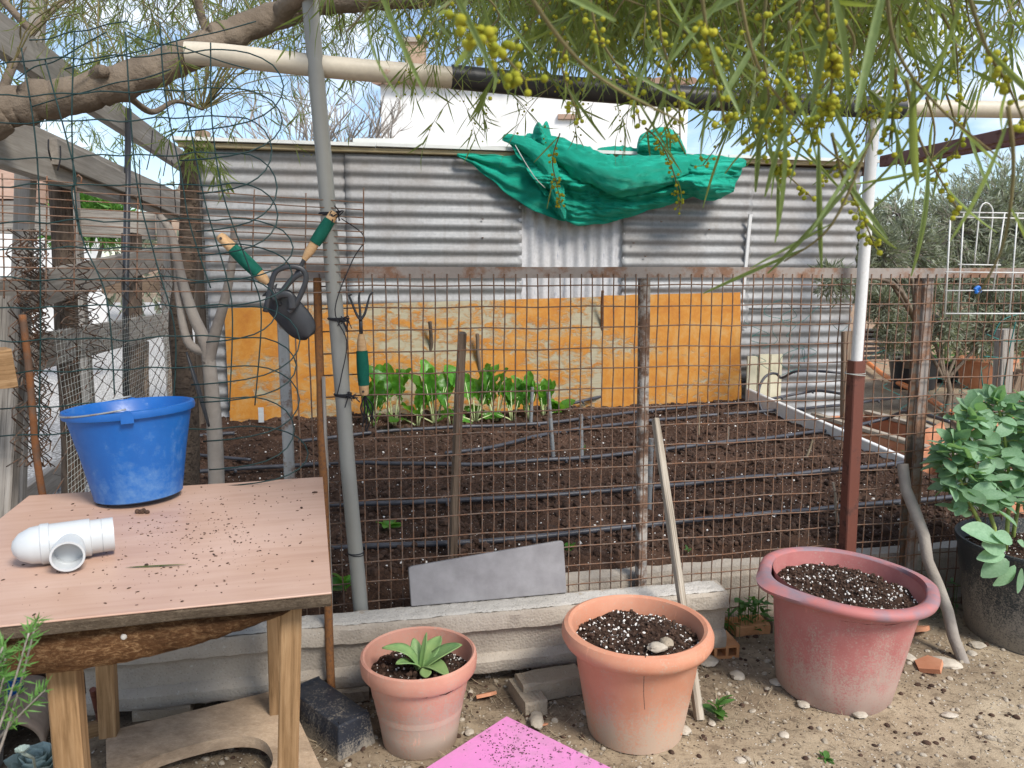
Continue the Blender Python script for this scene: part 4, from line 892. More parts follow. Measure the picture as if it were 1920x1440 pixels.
# ---- tools hanging on the mesh
def tool_handle(root, p, q, parts=(.24, .72), r=.0155):
    """p = free end with hanging hole, q = ferrule end"""
    v = q - p; ln = v.length; M_ = frame(p, q) @ Matrix.Rotation(R(90), 4, 'Y')
    def seg(t0, t1, prof, nm, mat, par): return MB().lathe([(r * a, lerp(t0, t1, b) * ln) for a, b in prof], 16, M_).build(nm, mat, par, smooth=True, ang=50)
    w1 = seg(0, parts[0], [(.001, 0), (.62, .0), (.86, .18), (.92, 1)], 'wooden_butt', MT['handle_wood'], root)
    seg(parts[0] - .02, parts[1], [(.3, 0), (1.0, .01), (1.10, .3), (1.12, .6), (1.04, .99), (.3, 1)], 'foam_grip', MT['grip_green'], root)
    seg(parts[1], 1.0, [(.88, 0), (.84, .5), (.58, .86), (.52, 1.0), (.001, 1.0)], 'wooden_neck', MT['handle_wood'], root)
    M_h = frame(p, q); c = p.lerp(q, .07)
    MB().tube([c + Vector((0, -r * .93, 0)), c + Vector((0, -r * .6, 0))], .004, 10).build('hanging_hole', MT['dark'], w1)
DT = 2.375
tw = thing('hand_trowel', 'hand trowel with green grip and broad dark blade hanging on the mesh', 'trowel', PD(545, 630, DT))
p, q = PD(411, 441, DT), PD(503, 531, DT); tool_handle(tw, p, q, (.28, .80), .0175)
MB().tube(catmull([q, PD(511, 543, DT - .01), PD(518, 558, DT - .015), PD(526, 572, DT - .01)]), [.006] * 19, 8).build('shank', MT['blade'], tw, smooth=True)
bx = (PD(582, 628, DT) - PD(505, 540, DT)).normalized(); by = Vector((0, -1, 0)); bz = bx.cross(by).normalized(); O_ = PD(505, 544, DT)
LB = (PD(584, 630, DT) - O_).length
def tblade(u, v):
    t = v; wdt = .047 * (min(1, (t / .22) ** .55) if t < .22 else 1) * (1 if t < .6 else math.sqrt(max(0, 1 - ((t - .6) / .42) ** 2.4))); a_ = (u - .5) * 2
    if t < .001: wdt = .03
    return O_ + bx * (LB * t) + bz * (wdt * a_) + by * (-.016 * a_ * a_ + .012)
o = MB().grid(tblade, 14, 24).build('blade', MT['blade'], tw, smooth=True); md = o.modifiers.new('t', 'SOLIDIFY'); md.thickness = .002
hw = thing('hand_weeder', 'hand tool with green grip and slotted dark head hooked over the rail', 'hand tool', PD(545, 580, DT))
p, q = PD(628, 398, DT + .02), PD(570, 487, DT + .02); tool_handle(hw, p, q, (.18, .66), .0165)
MB().tube(catmull([q, PD(562, 503, DT - .01), PD(553, 518, DT - .02), PD(540, 535, DT - .025)]), [.006] * 19, 8).build('shank', MT['blade'], hw, smooth=True)
def ppoly(pts, d): return [PD(x, y, d) for x, y in pts]
head = MB()
loopo = [(497, 585), (505, 550), (514, 515), (528, 503), (550, 500), (568, 506), (574, 522), (566, 548), (552, 575), (541, 586)]
head.tube(catmull(ppoly(loopo, DT - .03), 5), .0038, 10, flat=2.1); head.tube(catmull(ppoly([(520, 560), (538, 535), (552, 520), (566, 512)], DT - .032), 5), .0036, 10, flat=2.4)
head.tube(catmull(ppoly([(510, 560), (528, 552), (545, 556), (548, 580)], DT - .034), 5), .0036, 10, flat=3.0)
head.build('slotted_head', MT['blade'], hw, smooth=True)
hc = thing('hand_cultivator', 'three-pronged hand cultivator with green grip hanging upside down on fence', 'cultivator', PD(682, 740, DF - .04))
p, q = PD(683, 741, DF - .045), PD(677, 626, DF - .045); tool_handle(hc, p, q, (.18, .73), .0170)
MB().tube([q, PD(676, 596, DF - .045)], .006, 8).build('shank', MT['blade'], hc, smooth=True)
for pts in ([(676, 600), (668, 588), (659, 565), (655, 555), (660, 552)], [(676, 600), (675, 580), (673, 560), (675, 548), (681, 546)], [(676, 600), (684, 588), (690, 566), (694, 553), (700, 548)]):
    MB().tube(catmull(ppoly(pts, DF - .05), 5), [.0045 - .002 * i / 20 for i in range(21)], 7).build('prong', MT['blade'], hc, smooth=True)
mb = MB()
for j in range(6): mb.tube(catmull([PD(684, 742, DF - .04), PD(U(676, 700), U(752, 768), DF - .04), PD(U(680, 705), U(780, 810), DF - .03)], 4), .0022, 4)
mb.build('hanging_cord', MT['twine'], hc)
# ---- white wire rack hung at the right
wr = thing('white_wire_rack', 'white coated wire rack hung on the fence at the right edge', 'rack', PD(1850, 590, 2.44))
def ww(pts, r=.0026): MB().tube(catmull(ppoly(pts, 2.43), 2) if len(pts) > 2 else ppoly(pts, 2.43), r, 6).build('wire', MT['white_wire'], wr, smooth=True)
ww([(1782, 407), (1995, 411)], .003); ww([(1782, 407), (1772, 588)], .003); ww([(1772, 588), (1995, 588)], .003); ww([(1773, 510), (1995, 512)]); ww([(1773, 545), (1995, 544)]); ww([(1797, 496), (1876, 497)]); ww([(1792, 398), (1995, 401)])
for xt, xb, y0, y1 in ((1807, 1796, 400, 588), (1884, 1862, 398, 545), (1908, 1893, 400, 588), (1938, 1925, 400, 588), (1970, 1960, 400, 588)): ww([(xt, y0), (xb, y1)])
ww([(1827, 496), (1834, 420), (1838, 390), (1848, 380), (1859, 388), (1861, 410), (1852, 496)])
tag(MB().tube(catmull(ppoly([(1828, 543), (1834, 538), (1838, 546), (1830, 548), (1832, 540)], 2.425), 3), .006, 6).build('blue_tie', MT['blue_tie'], wr))

# ================================================================== TABLE
TZ = .72
BR, FR_, BL_ = PZ(605, 894, TZ), PZ(609, 1112, TZ), PZ(55, 929, TZ)
TX = (BR - BL_).normalized(); TY = Vector((-TX.y, TX.x, 0)); TWD = (BR - BL_).length; TDP = (BR - FR_).dot(TY)
TO = BR - TX * TWD - TY * TDP                      # front left corner on the top surface
TM = Matrix((TX, TY, UP)).transposed().to_4x4(); TM.translation = TO
def TP(x, y, z=0): return TM @ Vector((x, y, z))
table = thing('garden_table', 'wooden table with scratched pinkish laminate top and rotten rounded apron', 'table', Vector((TP(TWD / 2, TDP / 2).x, TP(TWD / 2, TDP / 2).y, 0)))
me = plank_mb(TWD, TDP, .004, bev=.0015, seg=10, wob=.0008).mesh('table_top', MT['table'], False); put('table_top', me, TM @ Matrix.Translation((0, TDP / 2, -.002)), table)
me = plank_mb(TWD - .002, TDP - .002, .022, bev=.003, seg=24, wob=.005).mesh('top_core', MT['apron_edge'], False); put('top_core', me, TM @ Matrix.Translation((.001, TDP / 2, -.0155)), table)
# rounded apron of soggy chipboard under the front edge
mb = MB(); na = 48; x0, x1 = .06, TWD - .075; vs = []
def adep(t): return .012 + .072 * (math.sin(math.pi * t ** .72) ** .75)
for i in range(na + 1):
    t = i / na; x = lerp(x0, x1, t); dp_ = adep(t) + .003 * NZ(t * 40); 
    for y, z in ((.035, -.027), (.018, -.030 - dp_ * .35), (.022 + .006 * NZ(t * 30, 4), -.027 - dp_ * .8), (.034, -.027 - dp_), (.060, -.027 - dp_ * .98), (.066, -.027)):
        vs.append(TP(x, y + .003 * NZ(t * 25, z * 60), z))
n_ = 6; mb.add(vs, [(i * n_ + k, (i + 1) * n_ + k, (i + 1) * n_ + (k + 1) % n_, i * n_ + (k + 1) % n_) for i in range(na) for k in range(n_)] + [tuple(range(n_)), tuple(reversed(range(na * n_, na * n_ + n_)))])
apron = mb.build('apron', MT['apron'], table, smooth=True, ang=50)
sc_ = TP(.40, .02, -.052); MB().lathe([(.0001, .003), (.004, .0025), (.0055, 0)], 10, frame(sc_, sc_ - TY) @ Matrix.Rotation(R(90), 4, 'Y')).build('bolt', MT['concrete_pale'], apron)
MB().tube([TP(lerp(.05, .26, i / 10), .05, -.035 - adep(lerp(0, .3, i / 10)) * .9 + .004) for i in range(11)], .007, 8, flat=.6).build('edge_strip', MT['concrete_pale'], apron, smooth=True)
def leg(px_t, px_b, y_b, yy, w, zb):
    a = TM.inverted() @ PY(px_t, 1150, 1.6); 
    return a
def xat(px, ly, z):
    lo, hi = -.3, 1.2
    for _ in range(40):
        m_ = (lo + hi) / 2; q = TP(m_, ly, z - TZ) - EYE; dep = q.y * CP - q.z * SP
        if q.x / dep * FPX + 960 < px: lo = m_
        else: hi = m_
    return lo
LEGS = [((xat(118, .12, .62), .12), (xat(163, .10, .2) - .012, .10), .050, 0), ((xat(548, .075, .65), .075), (xat(552, .065, .3) - .03, .065), .040, 0), ((xat(190, TDP - .14, .62), TDP - .14), (xat(205, TDP - .10, .07), TDP - .10), .044, .07), ((xat(512, TDP - .13, .62), TDP - .13), (xat(520, TDP - .10, .07), TDP - .10), .042, .07)]
for (tx, ty), (bx_, by_), wd_, zb in LEGS:
    a = TP(bx_, by_); a.z = zb - (.005 if zb == 0 else 0); b = TP(tx, ty); b.z = TZ - .028
    timber('leg', a, b, wd_, wd_, MT['wood_tan'], table, up=TX.copy(), bev=.003, wob=.001)
# chipboard with an oval cut-out lying under the table
c1, c2 = PZ(198, 1372, .07), PZ(533, 1290, .07); BX = (c2 - c1).normalized(); BY = Vector((BX.y, -BX.x, 0)); LBd = (c2 - c1).length; DB = .55
BM = Matrix((BX, BY, BX.cross(BY))).transposed().to_4x4(); BM.translation = c1
outer = []; hole = []; nh = 56
hc_ = BM.inverted() @ PZ(374, 1446, .07); hx_ = .175; hy_ = .125
for k in range(nh):
    q = 2 * math.pi * k / nh; dx, dy = math.cos(q), math.sin(q)
    f = 1 / max(1e-6, (abs(dx) ** 2.6 + abs(dy) ** 2.6) ** (1 / 2.6)); hole.append((hc_.x + hx_ * dx * f, hc_.y + hy_ * dy * f))
    ts = []
    for o_, v_, lim in ((hc_.x, dx, (0, LBd)), (hc_.y, dy, (0, DB))):
        if abs(v_) > 1e-6: ts.append(((lim[1] if v_ > 0 else lim[0]) - o_) / v_)
    t = min(x for x in ts if x > 0); outer.append((hc_.x + dx * t, hc_.y + dy * t))
mb = MB(); th = .032
for rg, z in ((outer, 0), (hole, 0), (hole, th), (outer, th)): mb.v += [tuple(BM @ Vector((x, y, z))) for x, y in rg]
for k in range(nh):
    k2 = (k + 1) % nh
    for a, b in ((0, 1), (1, 2), (2, 3), (3, 0)): mb.f.append((a * nh + k, a * nh + k2, b * nh + k2, b * nh + k))
tag(mb.build('chipboard_panel', MT['chip']), 'raw chipboard panel with a large oval hole lying under the table', 'board')

# ================================================================== ON THE TABLE
bc = PZ(262, 934, TZ); BTILT = Matrix.Rotation(R(-3.0), 4, 'Y') @ Matrix.Rotation(R(-1.0), 4, 'X')
bk = thing('blue_bucket', 'blue plastic builders bucket with chalky scuffs on the table', 'bucket', bc)
BKM = Matrix.Translation(bc + UP * .009) @ BTILT
rb, rt_, hb = .106, .147, .240
MB().lathe([(.0001, .004), (rb * .8, .004), (rb * .93, 0), (rb, .004), (rb + .001, .012), (lerp(rb, rt_, .5), hb * .5), (rt_, hb - .022), (rt_ + .009, hb - .020), (rt_ + .011, hb - .012), (rt_ + .009, hb - .002), (rt_ + .001, hb), (rt_ - .004, hb - .004), (lerp(rb, rt_, .5) - .004, hb * .5), (rb - .004, .014), (.0001, .012)], 64, BKM).build('shell', MT['bucket'], bk, smooth=True, ang=50)
for sg in (-1, 1):
    mb = MB(); ang0 = R(-66) if sg < 0 else R(114)
    cx, cy = (rt_ + .006) * math.cos(ang0), (rt_ + .006) * math.sin(ang0)
    M_ = BKM @ Matrix.Translation((cx, cy, hb - .02)) @ Matrix.Rotation(ang0 + R(90), 4, 'Z') @ Matrix.Rotation(R(90), 4, 'X')
    poly = [(-.02, -.012), (.02, -.012), (.02, .016), (.012, .028), (0, .031), (-.012, .028), (-.02, .016)]
    mb.prism([(x * .72, y * .72) for x, y in poly], .010, M_ @ Matrix.Translation((0, 0, -.005))); mb.build('lug', MT['bucket'], bk)
hp = []
for i in range(25):
    q = R(-97) + (R(-272) - R(-97)) * i / 24 if False else R(294) - (R(294) - R(114)) * i / 24
    f = math.sin(math.pi * i / 24); hp.append(BKM @ Vector(((rt_ + .006 + .006 * f) * math.cos(q), (rt_ + .006 + .006 * f) * math.sin(q), hb + .006 - .016 * f)))
MB().tube(hp, .0024, 6).build('wire_handle', MT['post_grey'], bk, smooth=True)

ta, tb = PZ(30, 1066, TZ), PZ(214, 1042, TZ); tv = (tb - ta).normalized(); rT = .0385
tee = thing('pipe_fitting', 'white plastic pipe tee fitting with domed cap lying on the table', 'pipe fitting', (ta + tb) / 2)
cA = PZ(24, 1067, TZ) + UP * rT; cA.z = TZ + rT + .004; cB = PZ(216, 1037, TZ); cB.z = cA.z; ln = (cB - cA).length
Mt = frame(cA, cB) @ Matrix.Rotation(R(90), 4, 'Y')
MB().lathe([(.0001, .0), (rT * .35, .003), (rT * .7, .014), (rT * .95, .034), (rT * 1.0, .05), (rT * 1.06, .052), (rT * 1.06, .066), (rT, .068)], 32, Mt).build('end_cap', MT['pvc_white'], tee, smooth=True, ang=35)
MB().lathe([(rT, .066), (rT, ln * .76), (rT * .99, ln * .765), (rT * .90, ln * .77)], 32, Mt).build('body', MT['pvc_white'], tee, smooth=True, ang=35)
MB().lathe([(rT * .88, ln * .765), (rT * .90, ln * .77), (rT * .90, ln * .875), (rT * .87, ln * .88), (rT * .90, ln * .885), (rT * .90, ln), (rT * .80, ln), (rT * .80, ln * .80), (.0001, ln * .80)], 32, Mt).build('socket', MT['pvc_white'], tee, smooth=True, ang=35)
j0 = cA.lerp(cB, .58) ; jd = (PZ(118, 1078, TZ + .028) - j0); jd.z = -.012; jd = jd.normalized()
Mj = frame(j0, j0 + jd) @ Matrix.Rotation(R(90), 4, 'Y')
MB().lathe([(.020, .0), (.026, .03), (.026, .062), (.031, .066), (.031, .088), (.027, .088), (.026, .05), (.0001, .05)], 28, Mj).build('branch', MT['pvc_white'], tee, smooth=True, ang=35)

rnd.seed(21); mb = MB()
for k in range(700):
    cx, cy = (U(.05, TWD - .02), U(.02, TDP - .02)) if k % 4 == 0 else (TWD - .32 + .16 * rnd.gauss(0, 1), .35 + .17 * rnd.gauss(0, 1))
    if not (.02 < cx < TWD - .01 and .02 < cy < TDP - .02): continue
    q = (.0005 + .0018 * rnd.random() ** 2) * (2.2 if rnd.random() < .05 else 1); mb.add(ICO0[0], ICO0[1], Matrix.Translation(TP(cx, cy, q * .4)) @ Matrix.Rotation(U(0, 6), 4, 'Z') @ Matrix.Diagonal((q * U(1, 2.6), q, q * .6, 1)))
p = PZ(268, 962, TZ); 
for k in range(14): mb.add(ICO1[0], ICO1[1], Matrix.Translation(p + Vector((U(-.014, .014), U(-.006, .006), U(.002, .008)))) @ Matrix.Scale(U(.003, .006), 4))
tag(mb.build('soil_crumbs', MT['crumb']), 'dark soil crumbs sprinkled over the table top', 'soil', kind='stuff')
mb = MB(); a = PZ(235, 1064, TZ + .002); b = PZ(350, 1058, TZ + .003)
mb.blade(a, b - a, UP, (b - a).length, .007, .0, 6); tag(mb.build('fallen_leaf', MT['acacia']), 'single narrow green leaf fallen on the table top', 'leaf')

# ================================================================== CONCRETE BEAM AND WHAT STANDS BY IT
D0 = 2.275
prof = [(D0 + .004, .045), (D0, .052), (D0 - .002, .085), (D0 + .012, .100), (D0 + .022, .105), (D0 + .020, .165), (D0 + .010, .182), (D0 - .002, .190), (D0 - .004, .236), (D0 + .003, .246), (D0 + .092, .250), (D0 + .100, .242), (D0 + .100, .045)]
sa, sb = sof(PD(150, 1220, D0)), sof(PD(1366, 1110, D0)); ns = 110; vs = []; n_ = len(prof)
for i in range(ns + 1):
    s = lerp(sa, sb, i / ns)
    for d, z in prof: vs.append(L3(s + (.010 * NZ(d * 30, z * 18) if i == ns else 0), d + .0035 * NZ(s * 14, z * 20) + .003 * NZ(s * 3, z * 4), z + .004 * NZ(s * 16, d * 25, z) + .003 * NZ(s * 40, d * 60)))
mb = MB().add(vs, [(i * n_ + k, i * n_ + (k + 1) % n_, (i + 1) * n_ + (k + 1) % n_, (i + 1) * n_ + k) for i in range(ns) for k in range(n_)] + [tuple(range(n_)), tuple(reversed(range(ns * n_, ns * n_ + n_)))])
beam = tag(mb.build('concrete_beam', MT['concrete'], smooth=True, ang=40), 'long grooved concrete beam lying behind the pots', 'beam')
mb = MB()
def topp(u, v): s = lerp(sa + .004, sb - .012, u); d = lerp(D0 + .006, D0 + .096, v); return L3(s, d, .2515 + .003 * NZ(s * 30, d * 50) + .0035 * NZ(s * 70, d * 80) - (.004 if v in (0, 1) else 0))
mb.grid(topp, 200, 10); mb.build('rough_top', MT['concrete_pale'], beam, smooth=True)
# grey paving slab standing on the beam and leaning on the fence
s0 = L3(sof(PD(771, 1140, D0 + .085)), D0 + .080, .256); s1 = L3(sof(PD(1062, 1118, D0 + .085)), D0 + .080, .256)
X_ = (s1 - s0).normalized(); q0 = PD(763, 1064, DF - .045); Yd = N * .30 + UP; Yd = (Yd - X_ * Yd.dot(X_)).normalized()
Z_ = X_.cross(Yd); Ms = Matrix((X_, Yd, Z_)).transposed().to_4x4(); Ms.translation = s0
W_ = (s1 - s0).length
poly = [(0, 0), (W_ * .5, -.001), (W_, 0.0), (W_ + .001, .165), (W_ - .006, .171), (W_ * .5, .148), (.004, .124), (-.004, .118)]
mb = MB().prism(poly, -.032); me = mb.mesh('paving_slab', MT['slab'], False); o = put('paving_slab', me, Ms)
md = o.modifiers.new('bevel', 'BEVEL'); md.width = .003; md.segments = 2
tag(o, 'smooth grey paving slab stood on the concrete beam against the fence', 'slab')
# supports below the beam and loose blocks
def block(nm, c, sx, sy, sz, rz, mat, lb, cat, group=None, bev=.006, tilt=0):
    mb = MB(); n3 = 5; M_ = Matrix.Translation(c) @ Matrix.Rotation(rz, 4, 'Z') @ Matrix.Rotation(tilt, 4, 'Y')
    me = plank_mb(sx, sy, sz, bev=bev, seg=10, wob=.006, seed=c.x * 9).mesh(nm, MT[mat], False)
    return tag(put(nm, me, M_ @ Matrix.Translation((-sx / 2, 0, sz / 2))), lb, cat, group)
block('concrete_block', PZ(1030, 1300, 0), .20, .085, .065, A + R(6), 'block', 'sandy concrete block half buried below the beam between the pots', 'block')
block('concrete_block', PZ(988, 1322, -.012), .07, .16, .055, A + R(8), 'block', 'narrow sandy block end in front of the half buried block', 'block')
block('concrete_block', PZ(655, 1305, -.0), .12, .10, .044, A, 'block', 'small concrete block under the beam beside the black trough', 'block')
block('concrete_block', L3(sa + .2, D0 + .06, -.01), .16, .10, .05, A, 'block', 'concrete support block under the beam behind the table legs', 'block')
# hollow brick under the beam end
hb_c = PZ(1352, 1236, .0); hbk = thing('hollow_brick', 'orange hollow clay brick under the right end of the concrete beam', 'brick', hb_c)
Mh = Matrix.Translation(hb_c) @ Matrix.Rotation(A - R(4), 4, 'Z')
bw, bh, bd = .13, .048, .11; mb = MB(); cells = [(.012 + i * .040, .012 + i * .040 + .030) for i in range(3)]
mb.box((0, bd / 2, .005), (bw, bd, .010), Mh); mb.box((0, bd / 2, bh - .005), (bw, bd, .010), Mh)
for x in (-bw / 2 + .005, -bw / 2 + .045, -bw / 2 + .086, bw / 2 - .005): mb.box((x, bd / 2, bh / 2), (.010, bd, bh - .0202), Mh)
mb.build('brick_shell', MT['brick'], hbk)
rowb = thing('brick_footing', 'row of old bricks at the foot of the fence behind the red tub', 'bricks', L3(1.15, DF - .03, 0))
for i in range(5):
    s = sof(PD(1372, 1180, DF - .05)) + i * .145; me = plank_mb(.135, .09, .045, bev=.006, seg=6, wob=.005, seed=i + 40).mesh('brick', MT['brick' if i % 2 == 0 else 'block'], False)
    put('brick', me, Matrix.Translation(L3(s, DF - .04, .02 + .004 * (i % 2))) @ Matrix.Rotation(A + R(2 * NZ(i * 3.3)), 4, 'Z'), rowb)

# ================================================================== POTS
def soil_disc(name, r, z, parent, M, seed, mound=.02, n=26):
    mb = MB(); rings = 18; vs = [(0, 0, z + mound)]; fs = []
    m_ = 48
    for i in range(1, rings + 1):
        rr = r * i / rings
        for k in range(m_):
            q = 2 * math.pi * k / m_; x, y = rr * math.cos(q), rr * math.sin(q)
            vs.append((x, y, z + mound * (1 - (i / rings) ** 2) + .012 * NZ(x * 14 + seed, y * 14) + .008 * NZ(x * 45, y * 45 + seed) + .005 * NZ(x * 110, y * 110, seed)))
    fs += [(0, 1 + k, 1 + (k + 1) % m_) for k in range(m_)]
    for i in range(rings - 1):
        for k in range(m_): a = 1 + i * m_; fs.append((a + k, a + m_ + k, a + m_ + (k + 1) % m_, a + (k + 1) % m_))
    o = mb.add(vs, fs, M).build('potting_soil', MT['potsoil'], parent, smooth=True)
    pe, cr = MB(), MB()
    for k in range(n * 34):
        rr = r * .97 * math.sqrt(rnd.random()); q = U(0, 6.28); x, y = rr * math.cos(q), rr * math.sin(q)
        zz = z + mound * (1 - (rr / r) ** 2) + .012 * NZ(x * 14 + seed, y * 14) + .008 * NZ(x * 45, y * 45 + seed)
        den = .5 + .9 * NZ(x * 9 + seed, y * 9, 5)
        g = .0010 + .0036 * rnd.random() ** 1.8
        M_ = M @ Matrix.Translation((x, y, zz + g * .6)) @ Matrix.Rotation(U(0, 6), 4, Vector((U(-1, 1), U(-1, 1), U(-1, 1))).normalized()) @ Matrix.Diagonal((g * U(.7, 1.5), g, g * U(.6, 1), 1))
        if k % 2 == 0 and rnd.random() < den: pe.add(ICO0[0], ICO0[1], M_)
        elif k % 2: cr.add(ICO0[0], ICO0[1], M_ @ Matrix.Scale(1.7, 4))
    tag(pe.build('perlite', MT['perlite'], o), kind='stuff'); tag(cr.build('soil_crumbs', MT['crumb'], o), kind='stuff')
    return o
rnd.seed(31)
# small terracotta pot with agave
c = PZ(788, 1384, 0); c.z = -.004; sp_ = thing('small_terracotta_pot', 'small terracotta plastic pot holding an agave in front of the beam', 'pot', c); Mp = Matrix.Translation(c)
MB().lathe([(.0001, .0), (.098, .0), (.104, .006), (.112, .06), (.1215, .115), (.1235, .119), (.129, .15), (.1315, .155), (.140, .208), (.146, .212), (.1545, .214), (.160, .222), (.1625, .248), (.160, .262), (.154, .266), (.149, .262), (.146, .245), (.138, .2), (.12, .1), (.0001, .08)], 72, Mp).build('pot_body', MT['terra'], sp_, smooth=True, ang=38)
soil_disc('s', .1415, .205, sp_, Mp, 2.0, .012, 20)
ag = thing('agave_plant', 'young agave with broad pale green leaves in the small pot', 'agave', c + Vector((.005, -.01, .215)))
def agleaf(tip, wd, base=None, cup=.25, droop=.0):
    b0 = base or WL[ag.name]; v = tip - b0; ln = v.length; sd_ = v.cross(UP).normalized(); nn = sd_.cross(v.normalized())
    def fn(u, t):
        a_ = (u - .5) * 2; w_ = wd * (.32 + .68 * math.sin(math.pi * min(1, .12 + .75 * t))) * max(0.0, 1 - t ** 5) ** .6; 
        return b0 + v * t + sd_ * (w_ * a_) + nn * (cup * w_ * a_ * a_ + droop * ln * math.sin(math.pi * t))
    o = MB().grid(fn, 6, 14).build('leaf', MT['agave'], ag, smooth=True); md = o.modifiers.new('t', 'SOLIDIFY'); md.thickness = .003
    return o
yA = c.y
for x, y, dy, wd_, dr in ((716, 1214, -.02, .028, .20), (742, 1244, -.06, .022, .14), (866, 1208, .0, .035, .06), (842, 1268, -.07, .027, .22), (826, 1192, .07, .029, .05), (776, 1196, .04, .019, 0), (799, 1186, .01, .009, 0)):
    agleaf(PY(x, y, yA + dy), wd_, droop=dr)
agleaf(PY(798, 1270, yA - .085), .016, PY(798, 1252, yA - .05), .1)
# middle pot
c = PZ(1190, 1362, 0); c.z = -.006; mp_ = thing('orange_terracotta_pot', 'large orange terracotta pot filled with perlite soil in the middle', 'pot', c); Mp = Matrix.Translation(c)
MB().lathe([(.0001, 0), (.128, 0), (.136, .006), (.150, .09), (.166, .185), (.1675, .188), (.1735, .238), (.1765, .242), (.180, .262), (.190, .266), (.206, .274), (.2145, .290), (.2145, .306), (.208, .320), (.196, .325), (.186, .320), (.181, .305), (.176, .27), (.15, .1), (.0001, .08)], 80, Mp).build('pot_body', MT['terra2'], mp_, smooth=True, ang=38)
soil_disc('s', .180, .272, mp_, Mp, 5.0, .03, 34)
mb = MB()
for q, t_ in (((1208, 1232), (1206, 1330)),):
    a = PZ(1222, 1215, .30); mb.tube(catmull([a, PY(1212, 1222, c.y - .19), PY(1208, 1262, c.y - .205), PY(1207, 1300, c.y - .19), PY(1209, 1330, c.y - .18)], 5), .0010, 4)
tag(mb.build('dry_root', MT['wood_dark'], mp_))
# red tub, slightly tilted, with lugs
c = PZ(1560, 1284, 0); c.z = -.008; rtub = thing('red_tub', 'faded red plastic builders tub full of speckled soil by the fence', 'tub', c); Mp = Matrix.Translation(c) @ Matrix.Rotation(R(3.2), 4, 'Y') @ Matrix.Rotation(R(1.5), 4, 'X') @ Matrix.Diagonal((.93, .93, 1, 1))
fl = lambda q, z: 1 + (.006 * max(0, math.cos(q * 12)) ** 6 if .03 < z < .3 else 0) + .006 * math.sin(2 * q + 1)
MB().lathe([(.0001, 0), (.176, 0), (.186, .01), (.196, .08), (.210, .18), (.226, .29), (.236, .345), (.240, .350)], 96, Mp, fl).build('tub_wall', MT['redtub'], rtub, smooth=True, ang=38)
def lugf(q, z): return 1 + (.17 * max(0, math.cos(q - R(196))) ** 16 + .11 * max(0, math.cos(q - R(8))) ** 16) * (1 if z < .372 else .6)
MB().lathe([(.238, .342), (.262, .344), (.276, .352), (.279, .362), (.276, .372), (.262, .378), (.244, .377), (.236, .370), (.234, .352)], 96, Mp, lugf).build('rim', MT['tubrim'], rtub, smooth=True, ang=50)
MB().lathe([(.236, .372), (.231, .345), (.216, .25), (.2, .2)], 96, Mp).build('inner_wall', MT['redtub'], rtub, smooth=True)
soil_disc('s', .232, .325, rtub, Mp, 8.0, .022, 46)
# black pot
c = PZ(1938, 1186, 0); c.z = -.006; bp_ = thing('black_pot', 'large dusty black pot with bean plants at the right edge', 'pot', c); Mp = Matrix.Translation(c)
MB().lathe([(.0001, 0), (.215, 0), (.222, .008), (.236, .1), (.250, .2), (.266, .31), (.274, .335), (.279, .350), (.277, .358), (.270, .359), (.264, .345), (.25, .28), (.2, .2)], 72, Mp).build('pot_body', MT['blackpot'], bp_, smooth=True, ang=38)
soil_disc('s', .258, .30, bp_, Mp, 12.0, .01, 24)
BPC = c
# black trough lying on the ground
ta_, tb_ = PZ(575, 1352, 0), PZ(672, 1428, 0); 
bt = thing('black_trough', 'dusty black plastic trough lying upside down by the table leg', 'trough', ta_)
v = (tb_ - ta_).normalized(); Mb_ = Matrix((v, Vector((-v.y, v.x, 0)), UP)).transposed().to_4x4(); Mb_.translation = PZ(618, 1372, 0); Lh = .145
m_tr = mk_pot('dusty_black_plastic', (.012, .015, .022), (.026, .030, .040), (.24, .21, .17), h=.10, dlo=-.1, dhi=.62, rough=.42, amt=.95)
def trough(L_, w0, w1, h, off): return [(-L_ + off, -w0, 0), (L_ - off, -w0, 0), (L_ - off, w0, 0), (-L_ + off, w0, 0), (-L_ + .012, -w1, h), (L_ - .012, -w1, h), (L_ - .012, w1, h), (-L_ + .012, w1, h)]
mb = MB().add(trough(Lh, .062, .050, .098, 0), [(0, 1, 5, 4), (1, 2, 6, 5), (2, 3, 7, 6), (3, 0, 4, 7), (4, 5, 6, 7), (3, 2, 1, 0)], Mb_)
o = mb.build('trough_shell', m_tr, bt); md = o.modifiers.new('b', 'BEVEL'); md.width = .006; md.segments = 3
for sg in (-1, 1): MB().box((sg * (Lh - .02), 0, .1005), (.006, .09, .007), Mb_).build('drain_ridge', m_tr, bt)
# pink panel with soil
t_, l_, r_ = PZ(950, 1343, .045), PZ(796, 1442, .045), PZ(1092, 1442, .045)
e1 = (l_ - t_).normalized(); e2 = (r_ - t_); e2 = (e2 - e1 * e2.dot(e1)).normalized(); Mk = Matrix((e1, e2, e1.cross(e2))).transposed().to_4x4(); Mk.translation = t_
if Mk.to_3x3() @ UP @ UP if False else (Mk.to_3x3() @ Vector((0, 0, 1))).z < 0: Mk = Matrix((e2, e1, e2.cross(e1))).transposed().to_4x4(); Mk.translation = t_
pk = thing('pink_panel', 'square pink panel with green edge dusted with soil on the ground', 'panel', t_ - UP * .045)
MB().prism([(0, 0), (.4, 0), (.4, .4), (0, .4)], .004, Mk @ Matrix.Translation((0, 0, -.004))).build('pink_face', MT['pink'], pk)
MB().prism([(-.003, -.003), (.403, -.003), (.403, .403), (-.003, .403)], .010, Mk @ Matrix.Translation((0, 0, -.0165))).build('green_edge', MT['pink_edge'], pk)
MB().box((.2, .2, -.028), (.34, .34, .023), Mk).build('underside_block', MT['chip'], pk)
mb = MB()
